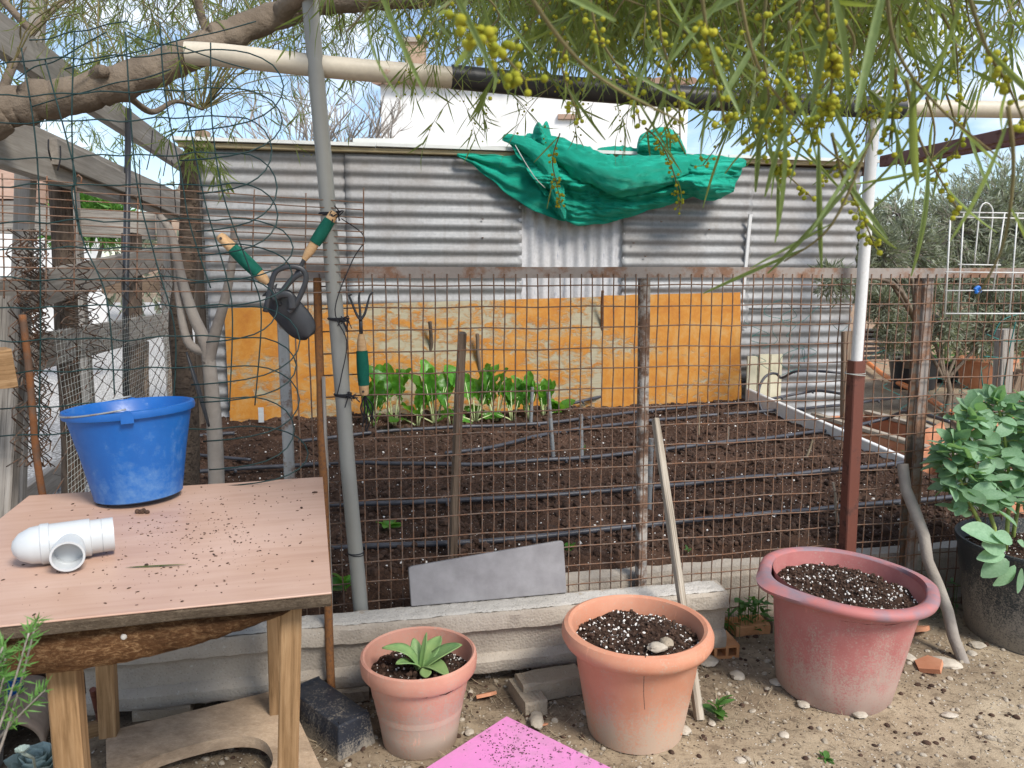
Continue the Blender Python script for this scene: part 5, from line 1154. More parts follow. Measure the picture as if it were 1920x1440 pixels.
for k in range(260):
    x, y = .10 + .07 * rnd.gauss(0, 1), .10 + .07 * rnd.gauss(0, 1)
    if not (.005 < x < .39 and .005 < y < .39): continue
    q = U(.0006, .0022); mb.add(ICO0[0], ICO0[1], Mk @ Matrix.Translation((x, y, q * .4)) @ Matrix.Rotation(U(0, 6), 4, 'Z') @ Matrix.Diagonal((q * U(1, 2.2), q, q * .7, 1)))
tag(mb.build('soil_dusting', MT['crumb'], pk), kind='stuff')

# ================================================================== STONES, SHERDS, LITTER
def stone(px, py, w, h, lb, mat='stone', nm='stone', cat='stone', grp='loose stones on the ground', flat=.6, seed=0, z=0):
    p = PZ(px, py, z); k = (p - EYE).length / 1450; vs = []
    for q in ICO2[0]:
        f = 1 + .28 * NZ(q.x * 1.4 + seed, q.y * 1.4, q.z * 1.4) + .12 * NZ(q.x * 4, q.y * 4 + seed, q.z * 4)
        vs.append(p + Vector((q.x * w * k * .5 * f, q.y * h * k * .75 * f, q.z * h * k * .5 * f * flat + h * k * .2)))
    return tag(MB().add(vs, ICO2[1]).build(nm, MT[mat], smooth=True, ang=35), lb, cat, grp)
for i, (x, y, w, h, lb) in enumerate(((1007, 1357, 26, 30, 'pale upright stone beside the tip of the pink panel'), (1383, 1270, 24, 18, 'round pale pebble below the hollow brick'), (1461, 1282, 30, 14, 'flat pale stone just left of the red tub base'), (1507, 1323, 20, 14, 'small yellowish stone in front of the red tub'),
        (1612, 1342, 22, 14, 'pale pebble near the front right of the red tub'), (1772, 1248, 44, 22, 'long pinkish stone near the branch foot'), (1832, 1213, 26, 14, 'flat grey stone below the black pot'), (1822, 1227, 14, 10, 'tiny pale stone under the flat grey stone'), (1702, 1237, 22, 18, 'white lump right of the red tub base'),
        (1780, 1343, 26, 10, 'thin white chip on open ground at lower right'), (1092, 1418, 18, 16, 'round white pebble right of the pink panel'), (880, 1375, 16, 12, 'glassy white pebble left of the pink panel'), (1325, 1242, 40, 22, 'whitish stone under the hollow brick'), (1388, 1428, 18, 12, 'white pebble at the bottom edge below the red tub'),
        (1335, 1358, 12, 10, 'small pale pebble by the foot of the pine batten'), (1282, 1372, 22, 18, 'white pebble in front of the pine batten'), (1470, 1380, 18, 12, 'white flake of stone mid ground at lower right'), (1097, 1338, 12, 10, 'small stone left of the orange pot base'))):
    stone(x, y, w, h, lb, seed=i * 3.3)
stone(1232, 1217, 34, 18, 'cream stone resting on the soil of the orange pot', z=.295, flat=.9, seed=77); stone(1250, 1209, 24, 18, 'small grey stone behind the cream stone in the orange pot', 'block', z=.30, flat=.9, seed=81)
def sherd(px, py, r, rz, tilt, lb, mat='terra_plain'):
    p = PZ(px, py, 0); k = (p - EYE).length / 1450 * r; poly = [(-1, -.5), (.2, -.8), (1, -.1), (.5, .7), (-.6, .6)]
    me = MB().prism([(x * k, y * k) for x, y in poly], k * .28).mesh('pot_sherd', MT[mat], False)
    return tag(put('pot_sherd', me, Matrix.Translation(p + UP * k * .25) @ Matrix.Rotation(rz, 4, 'Z') @ Matrix.Rotation(tilt, 4, 'X')), lb, 'sherd', 'broken pot pieces')
sherd(911, 1311, 20, .4, -.5, 'broken terracotta piece right of the small pot'); sherd(1742, 1258, 26, 1.2, -.3, 'large pinkish sherd right of the red tub'); sherd(1268, 1378, 20, 1.5, -.9, 'upright pale orange sherd below the orange pot')
sherd(1717, 1190, 24, .2, -.4, 'clay sherd half behind the red tub on the right'); sherd(1018, 1362, 9, .2, -.4, 'tiny clay chip next to the pale upright stone')
rnd.seed(41); mbp = MB(); mbd = MB(); mbs = MB()
def gpt():
    while True:
        y = 1.15 + 1.5 * rnd.random() ** .9; x = U(-1.0, 2.1)
        if dof(Vector((x, y, 0))) < DF + .05: return Vector((x, y, gz(x, y)))
for k in range(5200):
    p = gpt(); q = (.0016 + .0075 * rnd.random() ** 2.8) * (1.5 if rnd.random() < .02 else 1)
    M_ = Matrix.Translation(p + UP * q * .2) @ Matrix.Rotation(U(0, 6), 4, Vector((U(-.4, .4), U(-.4, .4), 1)).normalized()) @ Matrix.Diagonal((q * U(.8, 1.5), q, q * U(.5, .9), 1))
    (mbp if k % 3 else mbd).add(ICO0[0] if q < .004 else ICO1[0], ICO0[1] if q < .004 else ICO1[1], M_)
for k in range(5200):
    p = gpt()
    if k > 3000:
        while dof(p) < 1.85 or p.x > .8: p = gpt()
    a_ = U(0, 6.28); d = Vector((math.cos(a_), math.sin(a_), U(-.05, .25))); mbs.blade(p + UP * .002, d, UP, .014 + .06 * rnd.random() ** 2.5, U(.0012, .0036), U(-.3, .3), 2, .5)
tag(mbp.build('fine_gravel', MT['grit']), 'fine pale grit scattered over the sandy ground', 'gravel', kind='stuff')
tag(mbd.build('dark_crumbs', MT['crumb']), 'dark soil crumbs scattered over the sandy ground', 'soil', kind='stuff')
tag(mbs.build('dry_litter', MT['dry']), 'dry grass and leaf litter scattered over the ground', 'litter', kind='stuff')

# ================================================================== BOTTOM LEFT CORNER
tile = thing('roof_tile_shard', 'curved weathered clay roof tile lying at the lower left corner', 'roof tile', PZ(40, 1420, 0))
a, b = PZ(84, 1290, .05), PZ(22, 1424, .03); ax = (b - a).normalized(); sx = Vector((ax.y, -ax.x, 0))
def tf_(u, v): q = math.pi * (u * 1.0); rr = lerp(.068, .092, v); return a + ax * (.02 + .26 * v - .02) + (-sx) * (rr * math.cos(q)) * -1 + UP * (rr * .85 * math.sin(q) - .03) + sx * .0 + Vector((-.05, 0, 0))
o = MB().grid(tf_, 20, 10).build('tile_curve', MT['tile'], tile, smooth=True); md = o.modifiers.new('t', 'SOLIDIFY'); md.thickness = .013
tag(timber('plank_scrap', PZ(98, 1392, .02), PZ(205, 1362, .02), .03, .05, MT['wood_tan'], up=UP), 'short tan plank on the ground behind the front table leg', 'plank')
tag(rod('rusty_stub', PZ(190, 1360, .02), PY(174, 1293, 1.98), .009, MT['brown_paint'], n=8), 'short brown rusty stub rising beside the rear table leg', 'stub')
c = Vector((PY(2, 1300, 2.12).x, 2.12, 0)); bpz = thing('blue_container', 'bright blue plastic container behind the needle-leaved plant at lower left', 'container', c)
MB().lathe([(.0001, 0), (.05, 0), (.055, .01), (.056, .34), (.052, .37), (.034, .40), (.030, .41), (.030, .44), (.026, .44), (.0001, .43)], 36, Matrix.Translation(c)).build('container_body', MT['bluepot'], bpz, smooth=True, ang=40)

# ================================================================== PLANTS
def leaf_mesh(name, mat, wd, shape, curl=.15, cup=.2, rip=0.0, nu=4, nv=8, seed=0):
    def fn(u, t):
        a_ = (u - .5) * 2; w_ = wd * max(.02, shape(t))
        return (t, w_ * a_, -curl * t * t + cup * w_ * a_ * a_ + rip * abs(a_) * math.sin(t * 22 + seed + 2 * a_))
    return MB().grid(fn, nu, nv).mesh(name, mat, True)
oval = lambda t: math.sin(math.pi * min(1, .04 + .94 * t)) ** .75
spoon = lambda t: (.10 if t < .12 else math.sin(math.pi * min(1, .08 + .9 * (t - .12) / .88)) ** .55)
phyl = lambda t: math.sin(math.pi * min(1, .06 + .90 * t)) ** .6
def leafM(p, d, up, ln, roll=0, wsc=1):
    return frame(p, p + d, up) @ Matrix.Rotation(roll, 4, 'X') @ Matrix.Diagonal((ln, ln * wsc, ln, 1))
CH = [leaf_mesh('leaf', MT['chard'], w_, spoon, cu, .35, .05, 6, 14, k) for k, (w_, cu) in enumerate(((.24, .25), (.20, .05), (.28, .55), (.22, -.1), (.17, .15)))]
rnd.seed(51)
def chard(px, py, hpx, nl, lb, spread=.8):
    p = PSOIL(px, py); k = (p - EYE).length / 1450; h = hpx * k * 1.05
    root = thing('chard_plant', lb, 'chard', p, 'chard plants along the painted board')
    for i in range(max(5, int(nl * .8))):
        q = U(0, 6.28); tl = .7 * spread * (.15 + .6 * rnd.random()); d = Vector((math.cos(q) * tl, math.sin(q) * tl * .6, 1)).normalized(); sl = h * U(.25, .5); ln = h * U(.42, .68)
        if i % 4 == 3: d = Vector((math.cos(q), math.sin(q) * .7, .45)).normalized(); sl *= .5; ln *= .75
        b = p + Vector((math.cos(q), math.sin(q), 0)) * .012; e = b + d * sl
        MB().tube([b, b.lerp(e, .5) + Vector((0, 0, .004)), e + d * ln * .45], [.0065, .005, .0018], 5).build('stalk', MT['chard_stem'], root, smooth=True)
        up = Vector((-d.x, -d.y - .4, .5 + U(-.3, .3)))
        put('leaf', CH[rnd.randrange(5)], leafM(e - d * .01, d + Vector((U(-.2, .2), U(-.2, .1), 0)), up, ln, U(-.7, .7)), root)
for a in ((700, 802, 92, 9, 'leafy chard next to the hanging cultivator at the left'), (738, 798, 112, 9, 'tall chard with pale stalks second from the left'), (782, 798, 70, 7, 'low chard sprawling between two tall clumps'), (815, 793, 108, 12, 'upright chard clump with broad leaves before the dark stake'), (846, 794, 62, 6, 'small dark chard left of the wooden stake'),
          (890, 790, 98, 10, 'chard directly right of the wooden stake'), (930, 788, 96, 11, 'dense chard with white stalk bases at centre of row'), (962, 788, 74, 9, 'spreading chard just left of the soil tubes'), (992, 786, 84, 9, 'dark crinkled chard around the first grey tube'), (1018, 780, 76, 9, 'dark chard behind the tallest grey tube')): chard(*a)
def sprig(px, py, n, size, lb, mat='weed', nm='seedling', z=None, cat='seedling', grp=None, p=None, h=.5, lm=None):
    p = p or (PSOIL(px, py) if z is None else PZ(px, py, z)); root = thing(nm, lb, cat, p, grp); k = (p - EYE).length / 1450 * size
    for i in range(n):
        q = U(0, 6.28); d = Vector((math.cos(q), math.sin(q), U(.2, 1.2) * h * 2)).normalized(); s0 = p + UP * U(0, k * h)
        put('leaf', (lm or WM)[rnd.randrange(len(lm or WM))], leafM(s0, d, UP + d * .3, k * U(.5, 1.0), U(-.4, .4)), root)
    MB().tube([p, p + UP * k * h], .0015, 4).build('stem', MT['bean_stem'], root)
WM = [leaf_mesh('leaf', MT['weed'], .26, oval, .25, .3, 0, 2, 5), leaf_mesh('leaf', MT['weed'], .18, oval, .1, .3, 0, 2, 5)]
WB = [leaf_mesh('leaf', MT['chard'], .36, oval, .2, .25, .02, 4, 6)]
sprig(728, 992, 8, 30, 'green seedling with round leaves near the front of the bed', lm=WB, h=.3)
sprig(648, 1108, 9, 34, 'seedling low down between rusty bar and grey pole', lm=WB, h=.6); sprig(1068, 1032, 6, 18, 'tiny weed behind the grey slab corner', lm=WB); sprig(1290, 1036, 6, 14, 'tiny weed right of the flaking post in front soil')
sprig(1095, 846, 5, 12, 'tiny sprout beside the brown-footed tube'); sprig(1378, 740, 14, 40, 'leafy weed at the foot of the white batten'); sprig(1330, 748, 8, 30, 'small weed left of the white batten foot', h=.4); sprig(1050, 778, 7, 40, 'pale chard leaf sprawling at the right end of the row', lm=WB)
sprig(1700, 862, 5, 22, 'small green sprout above the leaning branch tip')
for i, (x, y, n, sz, lb) in enumerate(((1412, 1150, 70, 42, 'dense green weed clump between beam end and red tub'), (1745, 1150, 60, 38, 'green weeds behind the red tub right side'), (1345, 1345, 16, 34, 'thin upright weed at the foot of the pine batten'), (1548, 1425, 10, 22, 'flat green weed rosette at the bottom edge'), (1365, 1125, 30, 34, 'green weeds against the fence just right of the beam'))):
    p = PZ(x, y, 0) if n < 26 else PD(x, y, 2.44); p.z = 0
    if n > 25:
        root = thing('weed_clump', lb, 'weeds', p, 'weeds on the ground'); k = (p - EYE).length / 1450 * sz
        for j in range(n):
            q = U(0, 6.28); rr = k * .9 * rnd.random(); b = p + Vector((math.cos(q) * rr * 1.2, math.sin(q) * rr * .5, 0)); hh = k * U(.2, 1.5); d = Vector((U(-1, 1), U(-1, 1), U(.1, .8))).normalized()
            put('leaf', WM[j % 2], leafM(b + UP * hh, d, UP, k * U(.25, .5), U(-.4, .4)), root)
            if j % 3 == 0: MB().tube([b, b + UP * hh], .001, 3).build('stem', MT['weed'], root)
    else: sprig(x, y, n, sz, lb, z=0, nm='weed', cat='weed', grp='weeds on the ground', h=.8 if i == 2 else .15)

# ---- bean plants
BL = [leaf_mesh('leaf', MT['bean'], w_, oval, cu, cp, 0, 4, 7) for w_, cu, cp in ((.27, .12, .25), (.30, .25, .15), (.24, .05, .35), (.28, -.08, .2))]
bean = thing('bean_plant', 'bushy grey-green broad bean plants with white flowers in the black pot', 'bean plant', BPC + UP * .3); rnd.seed(61)
def bleaf(p, d, up, ln): put('leaf', BL[rnd.randrange(4)], leafM(p, d, up, ln, U(-.35, .35), U(.85, 1.15)), bean)
def compound(p, d, n, ln, ls):
    d = d.normalized(); sd_ = d.cross(UP); sd_ = sd_.normalized() if sd_.length > .01 else Vector((1, 0, 0)); e = p + d * ln - UP * ln * .12
    MB().tube([p, p.lerp(e, .5) + UP * .006, e], .0016, 4, False).build('leaf_stalk', MT['bean_stem'], bean, smooth=True)
    for i in range(n):
        t = .35 + .6 * i / max(1, n - 1); b = p.lerp(e, t)
        for sg in (-1, 1): bleaf(b, sd_ * sg + d * U(.4, .9) + UP * U(-.8, .5), UP + Vector((U(-.8, .8), U(-1.4, .2), 0)), ls * U(.65, 1.2))
    if n > 2: bleaf(e, d + UP * -.2, UP - Vector((0, .5, 0)), ls)
stems = [((1868, 1000), (1838, 905), (1820, 830), (1822, 772), 2.62), ((1888, 1002), (1892, 900), (1880, 800), (1868, 752), 2.66), ((1925, 1002), (1945, 900), (1950, 800), (1952, 745), 2.66), ((1850, 1005), (1812, 930), (1790, 870), (1786, 830), 2.58), ((1968, 1000), (1985, 900), (2000, 800), (2004, 765), 2.6), ((1900, 1002), (1912, 920), (1905, 850), (1915, 790), 2.8)]
for si, st in enumerate(stems):
    Y = st[4] + .06; c = catmull([PY(x, y, Y + .02 * i) for i, (x, y) in enumerate(st[:4])], 6); c[0].z = BPC.z + .29
    MB().tube(c, [.0075 - .004 * i / (len(c) - 1) for i in range(len(c))], 6).build('stem', MT['bean_stem'], bean, smooth=True)
    for i in range(4, len(c)):
        q = i * 2.4 + si; d = Vector((math.cos(q), math.sin(q) * .9 - .25, U(.1, .7)))
        top = i / (len(c) - 1)
        for r2 in range(2): compound(c[i], d if r2 == 0 else Vector((-d.x, -d.y - .3, d.z)), 2 if top < .9 else 1, U(.05, .085) * (1.1 - .35 * top), U(.066, .088) * (1.05 - .2 * top))
        if i % 4 == 1 and top < .75:
            mb = MB()
            for j in range(5):
                d2 = Vector((U(-1, 1), -abs(U(.2, 1)), U(-.4, .6))).normalized(); mb.blade(c[i] + Vector((U(-.02, .02), U(-.03, 0), U(-.02, .02))), d2, UP, .024, .010, .3, 3, .5)
            mb.build('flower', MT['petal'], bean)
    for j in range(5): bleaf(c[-1], Vector((U(-1, 1), U(-1, .4), U(.6, 1.4))), Vector((U(-1, 1), -1, .3)), U(.06, .09))
# big drooping leaves at the pot's front
cF = PY(1925, 1030, 2.42)
for x, y, ln in ((1842, 1022, .085), (1836, 1046, .09), (1850, 1072, .08), (1880, 1095, .075), (1905, 1105, .07), (1830, 1004, .06), (1868, 1000, .075), (1915, 1015, .07), (1940, 1080, .09), (1818, 990, .05)):
    e = PY(x, y, 2.38); b = e.lerp(cF, .52); bleaf(b, e - b, Vector((U(-.6, .6), -.75, U(.3, .9))), (e - b).length * U(.95, 1.3))
# ---- needle plant and succulent
rnd.seed(71); nl = MB(); ns_ = MB(); NP = Vector((PY(-30, 1400, 1.08).x, 1.08, 0)); npl = thing('needle_plant', 'twiggy bright green needle-leaved shrub at the lower left corner', 'shrub', NP)
for k in range(12):
    tip = PY(U(-70, 98), U(1148, 1300), 1.07 + U(-.06, .05)); b = NP + Vector((U(-.06, -.03), U(-.02, .03), .46 + U(-.05, .08))); c = catmull([b, b.lerp(tip, .5) + Vector((U(-.02, .02), U(-.02, .02), U(.0, .03))), tip], 8)
    ns_.tube(c, [.0028 - .0016 * i / (len(c) - 1) for i in range(len(c))], 5)
    for i in range(9, len(c)):
        t = (c[min(i + 1, len(c) - 1)] - c[i - 1]).normalized()
        for j in range(7): nl.blade(c[i], Vector((U(-1, 1), U(-1, 1), U(-.6, 1))).normalized() + t * .7, Vector((U(-1, 1), -1, 1)), U(.014, .026), .0028, .2, 2, .3)
ns_.tube([NP, NP + UP * .25, NP + UP * .46], [.008, .007, .004], 7); nl.build('foliage', MT['rosemary'], npl); ns_.build('stems', MT['bark_pale'], npl, smooth=True)
SUC = [leaf_mesh('leaf', MT['succulent'], .34, lambda t: (math.sin(math.pi * min(1, .15 + .62 * t)) if t < .85 else .72 * (1 - ((t - .85) / .15) ** 2)), -.15, .55, 0, 4, 8)]
sc0 = PZ(70, 1466, .05); suc = thing('succulent_rosette', 'pale grey succulent rosette at the bottom left edge', 'succulent', sc0)
for i in range(22):
    q = i * 2.399; e_ = .2 + .9 * (1 - i / 22); d = Vector((math.cos(q) * e_, math.sin(q) * e_, .35 + .9 * i / 22)).normalized()
    put('leaf', SUC[0], leafM(sc0 + UP * .01, d, UP - d * .2, .088 * (1.1 - .45 * i / 22)), suc)
sc1 = PY(42, 1412, 1.32)
for i in range(9):
    q = i * 2.4; d = Vector((math.cos(q), math.sin(q), .5)); put('leaf', SUC[0], leafM(sc1, d, UP, .016), suc)
MB().tube([sc0, sc0.lerp(sc1, .6) + Vector((.01, 0, .02)), sc1], .003, 6).build('stem', MT['succulent'], suc, smooth=True)

# ================================================================== THE ACACIA OVERHEAD
rnd.seed(81)
ac = thing('acacia_tree', 'overhanging acacia with long narrow leaves and yellow flower buds', 'tree', Vector((-2.05, 2.15, 0)))
def limb(pts, r0, r1, n=12, k=8, nm='branch', wob=.0):
    c = catmull(pts, k); m = len(c); c = [p + Vector((wob * NZ(i * .5, 1), wob * NZ(i * .5, 4), wob * NZ(i * .5, 8))) for i, p in enumerate(c)]
    rs = [lerp(r0, r1, i / (m - 1)) * (1 + .10 * NZ(i * .45, r0 * 90)) for i in range(m)]
    MB().tube(c, rs, n).build(nm, MT['bark'], ac, smooth=True); LIMBS.extend(c); return c
LIMBS = []
limb([(-2.05, 2.15, -.05), (-2.08, 2.12, .7), (-1.98, 2.14, 1.25), PY(-190, 275, 2.2), PY(-60, 232, 2.22), PY(0, 205, 2.25)], .13, .062, 16, nm='trunk')
limb([PY(-10, 207, 2.25), PY(60, 192, 2.27), PY(170, 172, 2.30), PY(260, 142, 2.33), PY(350, 106, 2.36), PY(425, 66, 2.40), PY(520, 30, 2.46), PY(610, 4, 2.5), PY(760, -6, 2.55), PY(960, -25, 2.6), PY(1200, -70, 2.6), PY(1500, -130, 2.5)], .056, .026, 16, wob=.012)
limb([PY(170, 172, 2.30), PY(182, 138, 2.27), PY(196, 133, 2.25)], .022, .016, 10)
limb([PY(395, 80, 2.38), PY(378, 30, 2.36), PY(360, -60, 2.3), PY(350, -200, 2.2)], .014, .008, 8)
limb([PY(520, 30, 2.46), PY(620, -60, 2.2), PY(800, -140, 1.8), PY(1000, -190, 1.4), PY(1250, -230, 1.1), PY(1500, -240, .95), PY(1800, -200, .85)], .03, .010, 10)
limb([PY(760, -6, 2.55), PY(900, -70, 3.0), PY(1050, -90, 3.4)], .018, .008, 8); limb([PY(-10, 207, 2.25), PY(60, 60, 2.7), PY(180, -40, 3.2), PY(330, -90, 3.6)], .015, .007, 8)
limb([PY(60, 60, 2.7), PY(-40, -60, 2.6), PY(-80, -200, 2.5)], .014, .008, 8); limb([PY(1200, -70, 2.6), PY(1380, -30, 2.3), PY(1560, -20, 2.1), PY(1750, -40, 2.0), PY(1990, -60, 1.9)], .018, .006, 8)
limb([PY(240, 180, 2.42), PY(285, 210, 2.6), PY(330, 190, 2.75), PY(380, 205, 2.9)], .012, .005, 7)
limb([PY(330, -90, 3.6), PY(480, -40, 3.7), PY(600, 20, 3.8)], .012, .004, 6)
twigs = MB(); leaves = MB(); buds = MB()
def nearest(p):
    return min(LIMBS, key=lambda q: (q - p).length_squared)
def budline(c, n, r, mb):
    for i in range(n):
        p = c[rnd.randrange(len(c) // 3, len(c))] + Vector((U(-1, 1), U(-1, 1), U(-1, .6))) * r * 4.5; mb.add(ICO0[0] if r < .004 else ICO1[0], ICO0[1] if r < .004 else ICO1[1], Matrix.Translation(p) @ Matrix.Scale(r * U(.7, 1.15), 4))
def twig(p, ln, nl_, ll, lw, nb=0, droop=.8, br=.0032, conn=True, bigs=None, tr=.0022):
    q = U(0, 6.28); d = Vector((math.cos(q) * .7, math.sin(q) * .7, -droop * U(.3, 1.2) + .15)).normalized()
    c = [p]; v = d.copy()
    for i in range(6): v = (v + Vector((U(-.15, .15), U(-.15, .15), -.16 * droop))).normalized(); c.append(c[-1] + v * (ln / 6))
    if conn:
        a = nearest(p); 
        if (a - p).length < .95: m = a.lerp(p, .5) + Vector((U(-.05, .05), U(-.05, .05), .06)); twigs.tube([a, a.lerp(m, .6) + UP * .02, m, m.lerp(p, .55), p], [tr * 2.0, tr * 1.7, tr * 1.5, tr * 1.2, tr], 4, False)
    twigs.tube(c, [tr * (1 - .12 * i) for i in range(7)], 4, False)
    for i in range(nl_):
        t = rnd.random() ** .8; j = min(5, int(t * 6)); b = c[j].lerp(c[j + 1], t * 6 - j); dirv = (c[j + 1] - c[j]).normalized(); w2 = Vector((U(-1, 1), U(-1, 1), U(-1, .35)))
        dd = (dirv * U(.4, 1.1) + w2 * .9).normalized(); L_ = ll * U(.55, 1.25); W2 = lw * U(.7, 1.3); upv = Vector((U(-1, 1), U(-1, 1), U(-1, 1)))
        if bigs is not None: put('leaf', bigs[rnd.randrange(len(bigs))], leafM(b, dd, upv, L_, U(-3, 3), W2 / (L_ * .1)), ac)
        else: leaves.blade(b, dd, upv, L_, W2, U(-.25, .35), 3, .25)
    if nb: budline(c, nb, br, buds)
PH = [leaf_mesh('leaf', MT['acacia_near'], .042, phyl, cu, .6, 0, 2, 10) for cu in (.25, .1, -.2, .4, -.05)]
# fine twiggy crown at the left
for k in range(300): twig(PY(U(-80, 700), U(-160, 110) if k % 3 else U(-60, 60), U(2.3, 4.4)), U(.16, .36), 12, .075, .0042, 2 if k % 3 == 0 else 0, .7, .0026, tr=.0014)
for k in range(22): twig(PY(U(200, 690), U(100, 210), U(2.6, 4.0)), U(.15, .3), 9, .07, .0045, 2, .6, .0026, tr=.0012)
for k in range(16): twig(PY(U(120, 260), U(215, 250), U(4.2, 5.5)), U(.2, .3), 16, .08, .006, 0, .7, tr=.0014)
for k in range(9): twig(PY(U(335, 400), U(215, 275), U(2.9, 3.2)), U(.14, .22), 18, .085, .006, 0, 1.0, conn=False, tr=.0014)
for k in range(170): twig(PY(U(-60, 920), U(-140, 70), U(3.0, 5.0)), U(.2, .42), 15, .085, .0048, 1 if k % 4 == 0 else 0, .7, .003, tr=.0016)
# middle
for k in range(170): twig(PY(U(640, 1300), U(-140, 20), U(1.9, 3.4)), U(.14, .28), 13, .085, .0050, 6 if k % 3 == 0 else 0, .9, .0034, tr=.0016)
for k in range(24): twig(PY(U(740, 1350), U(70, 170), U(2.2, 3.0)), U(.12, .22), 8, .085, .0048, 9 if k % 2 == 0 else 2, 1.1, .0034, tr=.0013)
# dense right
for k in range(540): twig(PY(U(960, 1720), U(-180, 10), U(1.2, 2.8)), U(.10, .22), 15, .075, .0056, 9 if k % 2 == 0 else 0, .9, .0036, tr=.0016)
for k in range(44): twig(PY(U(1280, 1660), U(20, 150), U(1.2, 2.4)), U(.10, .2), 8, .080, .0055, 14 if k % 2 == 0 else 3, 1.0, .0036, tr=.0014)
for k in range(60): twig(PY(U(1600, 2000), U(-160, 40), U(1.2, 2.6)), U(.12, .26), 9, .085, .006, 6 if k % 3 == 0 else 0, .9, .0036, tr=.0016)
# unseen rest of the crown above the picture, added to shade the scene
for k in range(300): twig(Vector((U(-2.6, 2.8), U(.6, 4.4), U(2.7, 3.6))), U(.2, .4), 11, .12, .010, 0, .6, conn=False, tr=.0018)
tag(leaves.build('foliage', MT['acacia'], ac), kind='stuff'); tag(twigs.build('twigs', MT['twig'], ac, smooth=True), kind='stuff'); tag(buds.build('flower_buds', MT['bud'], ac, smooth=True), kind='stuff')
# nearest sprays: every leaf a piece of its own
def spray(pts, Y, nl_, ll, nb, br, lw=.011, side=1, conn=None):
    c = catmull([PY(x, y, Y + .03 * i) for i, (x, y) in enumerate(pts)], 6)
    tw_ = MB().tube([conn] * bool(conn) + c, [.0022] * bool(conn) + [.0022 - .0012 * i / (len(c) - 1) for i in range(len(c))], 5).build('twig', MT['twig'], ac, smooth=True)
    nl_ = max(2, int(nl_ * .62))
    for i in range(nl_):
        j = 1 + int(i / nl_ * (len(c) - 2)); t = (c[j] - c[j - 1]).normalized(); dd = (t * U(.5, 1.1) + Vector((U(-1, 1), U(-.5, .5), U(-.9, .4))) * .75).normalized(); L_ = ll * U(.65, 1.2)
        put('leaf', PH[rnd.randrange(5)], leafM(c[j], dd, Vector((U(-.5, .5), -1, U(-.2, .8))), L_, U(-1.2, 1.2), lw * U(.55, .9) / (L_ * .1)), ac)
    if nb:
        mb = MB()
        for i in range(nb):
            p = c[rnd.randrange(len(c) // 4, len(c))]; off = Vector((U(-1, 1), U(-.7, .7), U(-1, .5))).normalized() * br * U(1.5, 4.5); mb.add(ICO2[0], ICO2[1], Matrix.Translation(p + off) @ Matrix.Scale(br * U(.75, 1.15), 4)); mb.tube([p, p + off], br * .18, 4, False)
        tag(mb.build('bud_cluster', MT['bud'], ac, smooth=True), kind='stuff')
spray([(830, -60), (870, 30), (900, 70), (940, 100), (985, 150)], .62, 3, .10, 34, .0042, .010)
spray([(950, -80), (1040, 60), (1130, 150), (1280, 230)], .66, 3, .12, 0, .004, .012)
spray([(1310, -60), (1325, 60), (1340, 140), (1360, 230)], .80, 6, .10, 46, .0034)
spray([(1550, -60), (1552, 50), (1560, 120), (1555, 190), (1530, 240)], .78, 7, .11, 70, .0036)
spray([(1480, 40), (1475, 130), (1472, 220), (1470, 330)], .92, 7, .11, 70, .0034)
spray([(1560, 250), (1580, 330), (1610, 390), (1640, 460)], .95, 6, .10, 34, .0036)
spray([(1380, -60), (1420, 120), (1520, 250), (1600, 320)], .85, 7, .14, 10, .0034)
spray([(1660, -60), (1680, 90), (1760, 200), (1880, 300)], .75, 8, .14, 0, .0034, .012)
spray([(1800, -60), (1850, 90), (1890, 160), (1925, 240)], .72, 6, .13, 20, .0036, .012)
spray([(1700, 150), (1720, 250), (1760, 330), (1800, 400)], .95, 8, .14, 12, .0034, .011)
spray([(1890, 200), (1900, 320), (1880, 460), (1830, 560)], .72, 3, .16, 0, .003, .013)
spray([(1640, 240), (1560, 420), (1470, 490)], .90, 7, .13, 0, .003, .010)
spray([(1100, -60), (1120, 60), (1180, 160), (1200, 230)], 1.0, 8, .12, 26, .0034, .010)
spray([(1230, -60), (1240, 70), (1270, 170), (1275, 260)], 1.0, 8, .12, 34, .0034, .010)
spray([(1440, -40), (1430, 80), (1440, 200), (1400, 270)], .9, 8, .13, 26, .0034, .011)
spray([(700, -60), (690, 10), (650, 60)], .7, 3, .11, 0, .003, .011)
spray([(1210, 240), (1240, 270), (1265, 330), (1275, 390)], 1.6, 6, .08, 40, .0032, .007)
spray([(1050, 250), (1036, 300), (1045, 350), (1050, 380)], 2.2, 3, .10, 40, .004, .006)
for k in range(15):
    x = U(1350, 1900); y = U(-60, 230); spray([(x, y), (x + U(-40, 40), y + U(50, 90)), (x + U(-90, 90), y + U(110, 190))], U(.9, 1.5), 5, U(.09, .13), rnd.choice((0, 14, 26)), .0034, .009)
for k in range(9):
    x = U(760, 1350); y = U(-60, 80); spray([(x, y), (x + U(-40, 40), y + U(40, 70)), (x + U(-70, 70), y + U(80, 150))], U(1.1, 1.9), 6, U(.09, .12), rnd.choice((0, 14, 20)), .0034, .008)

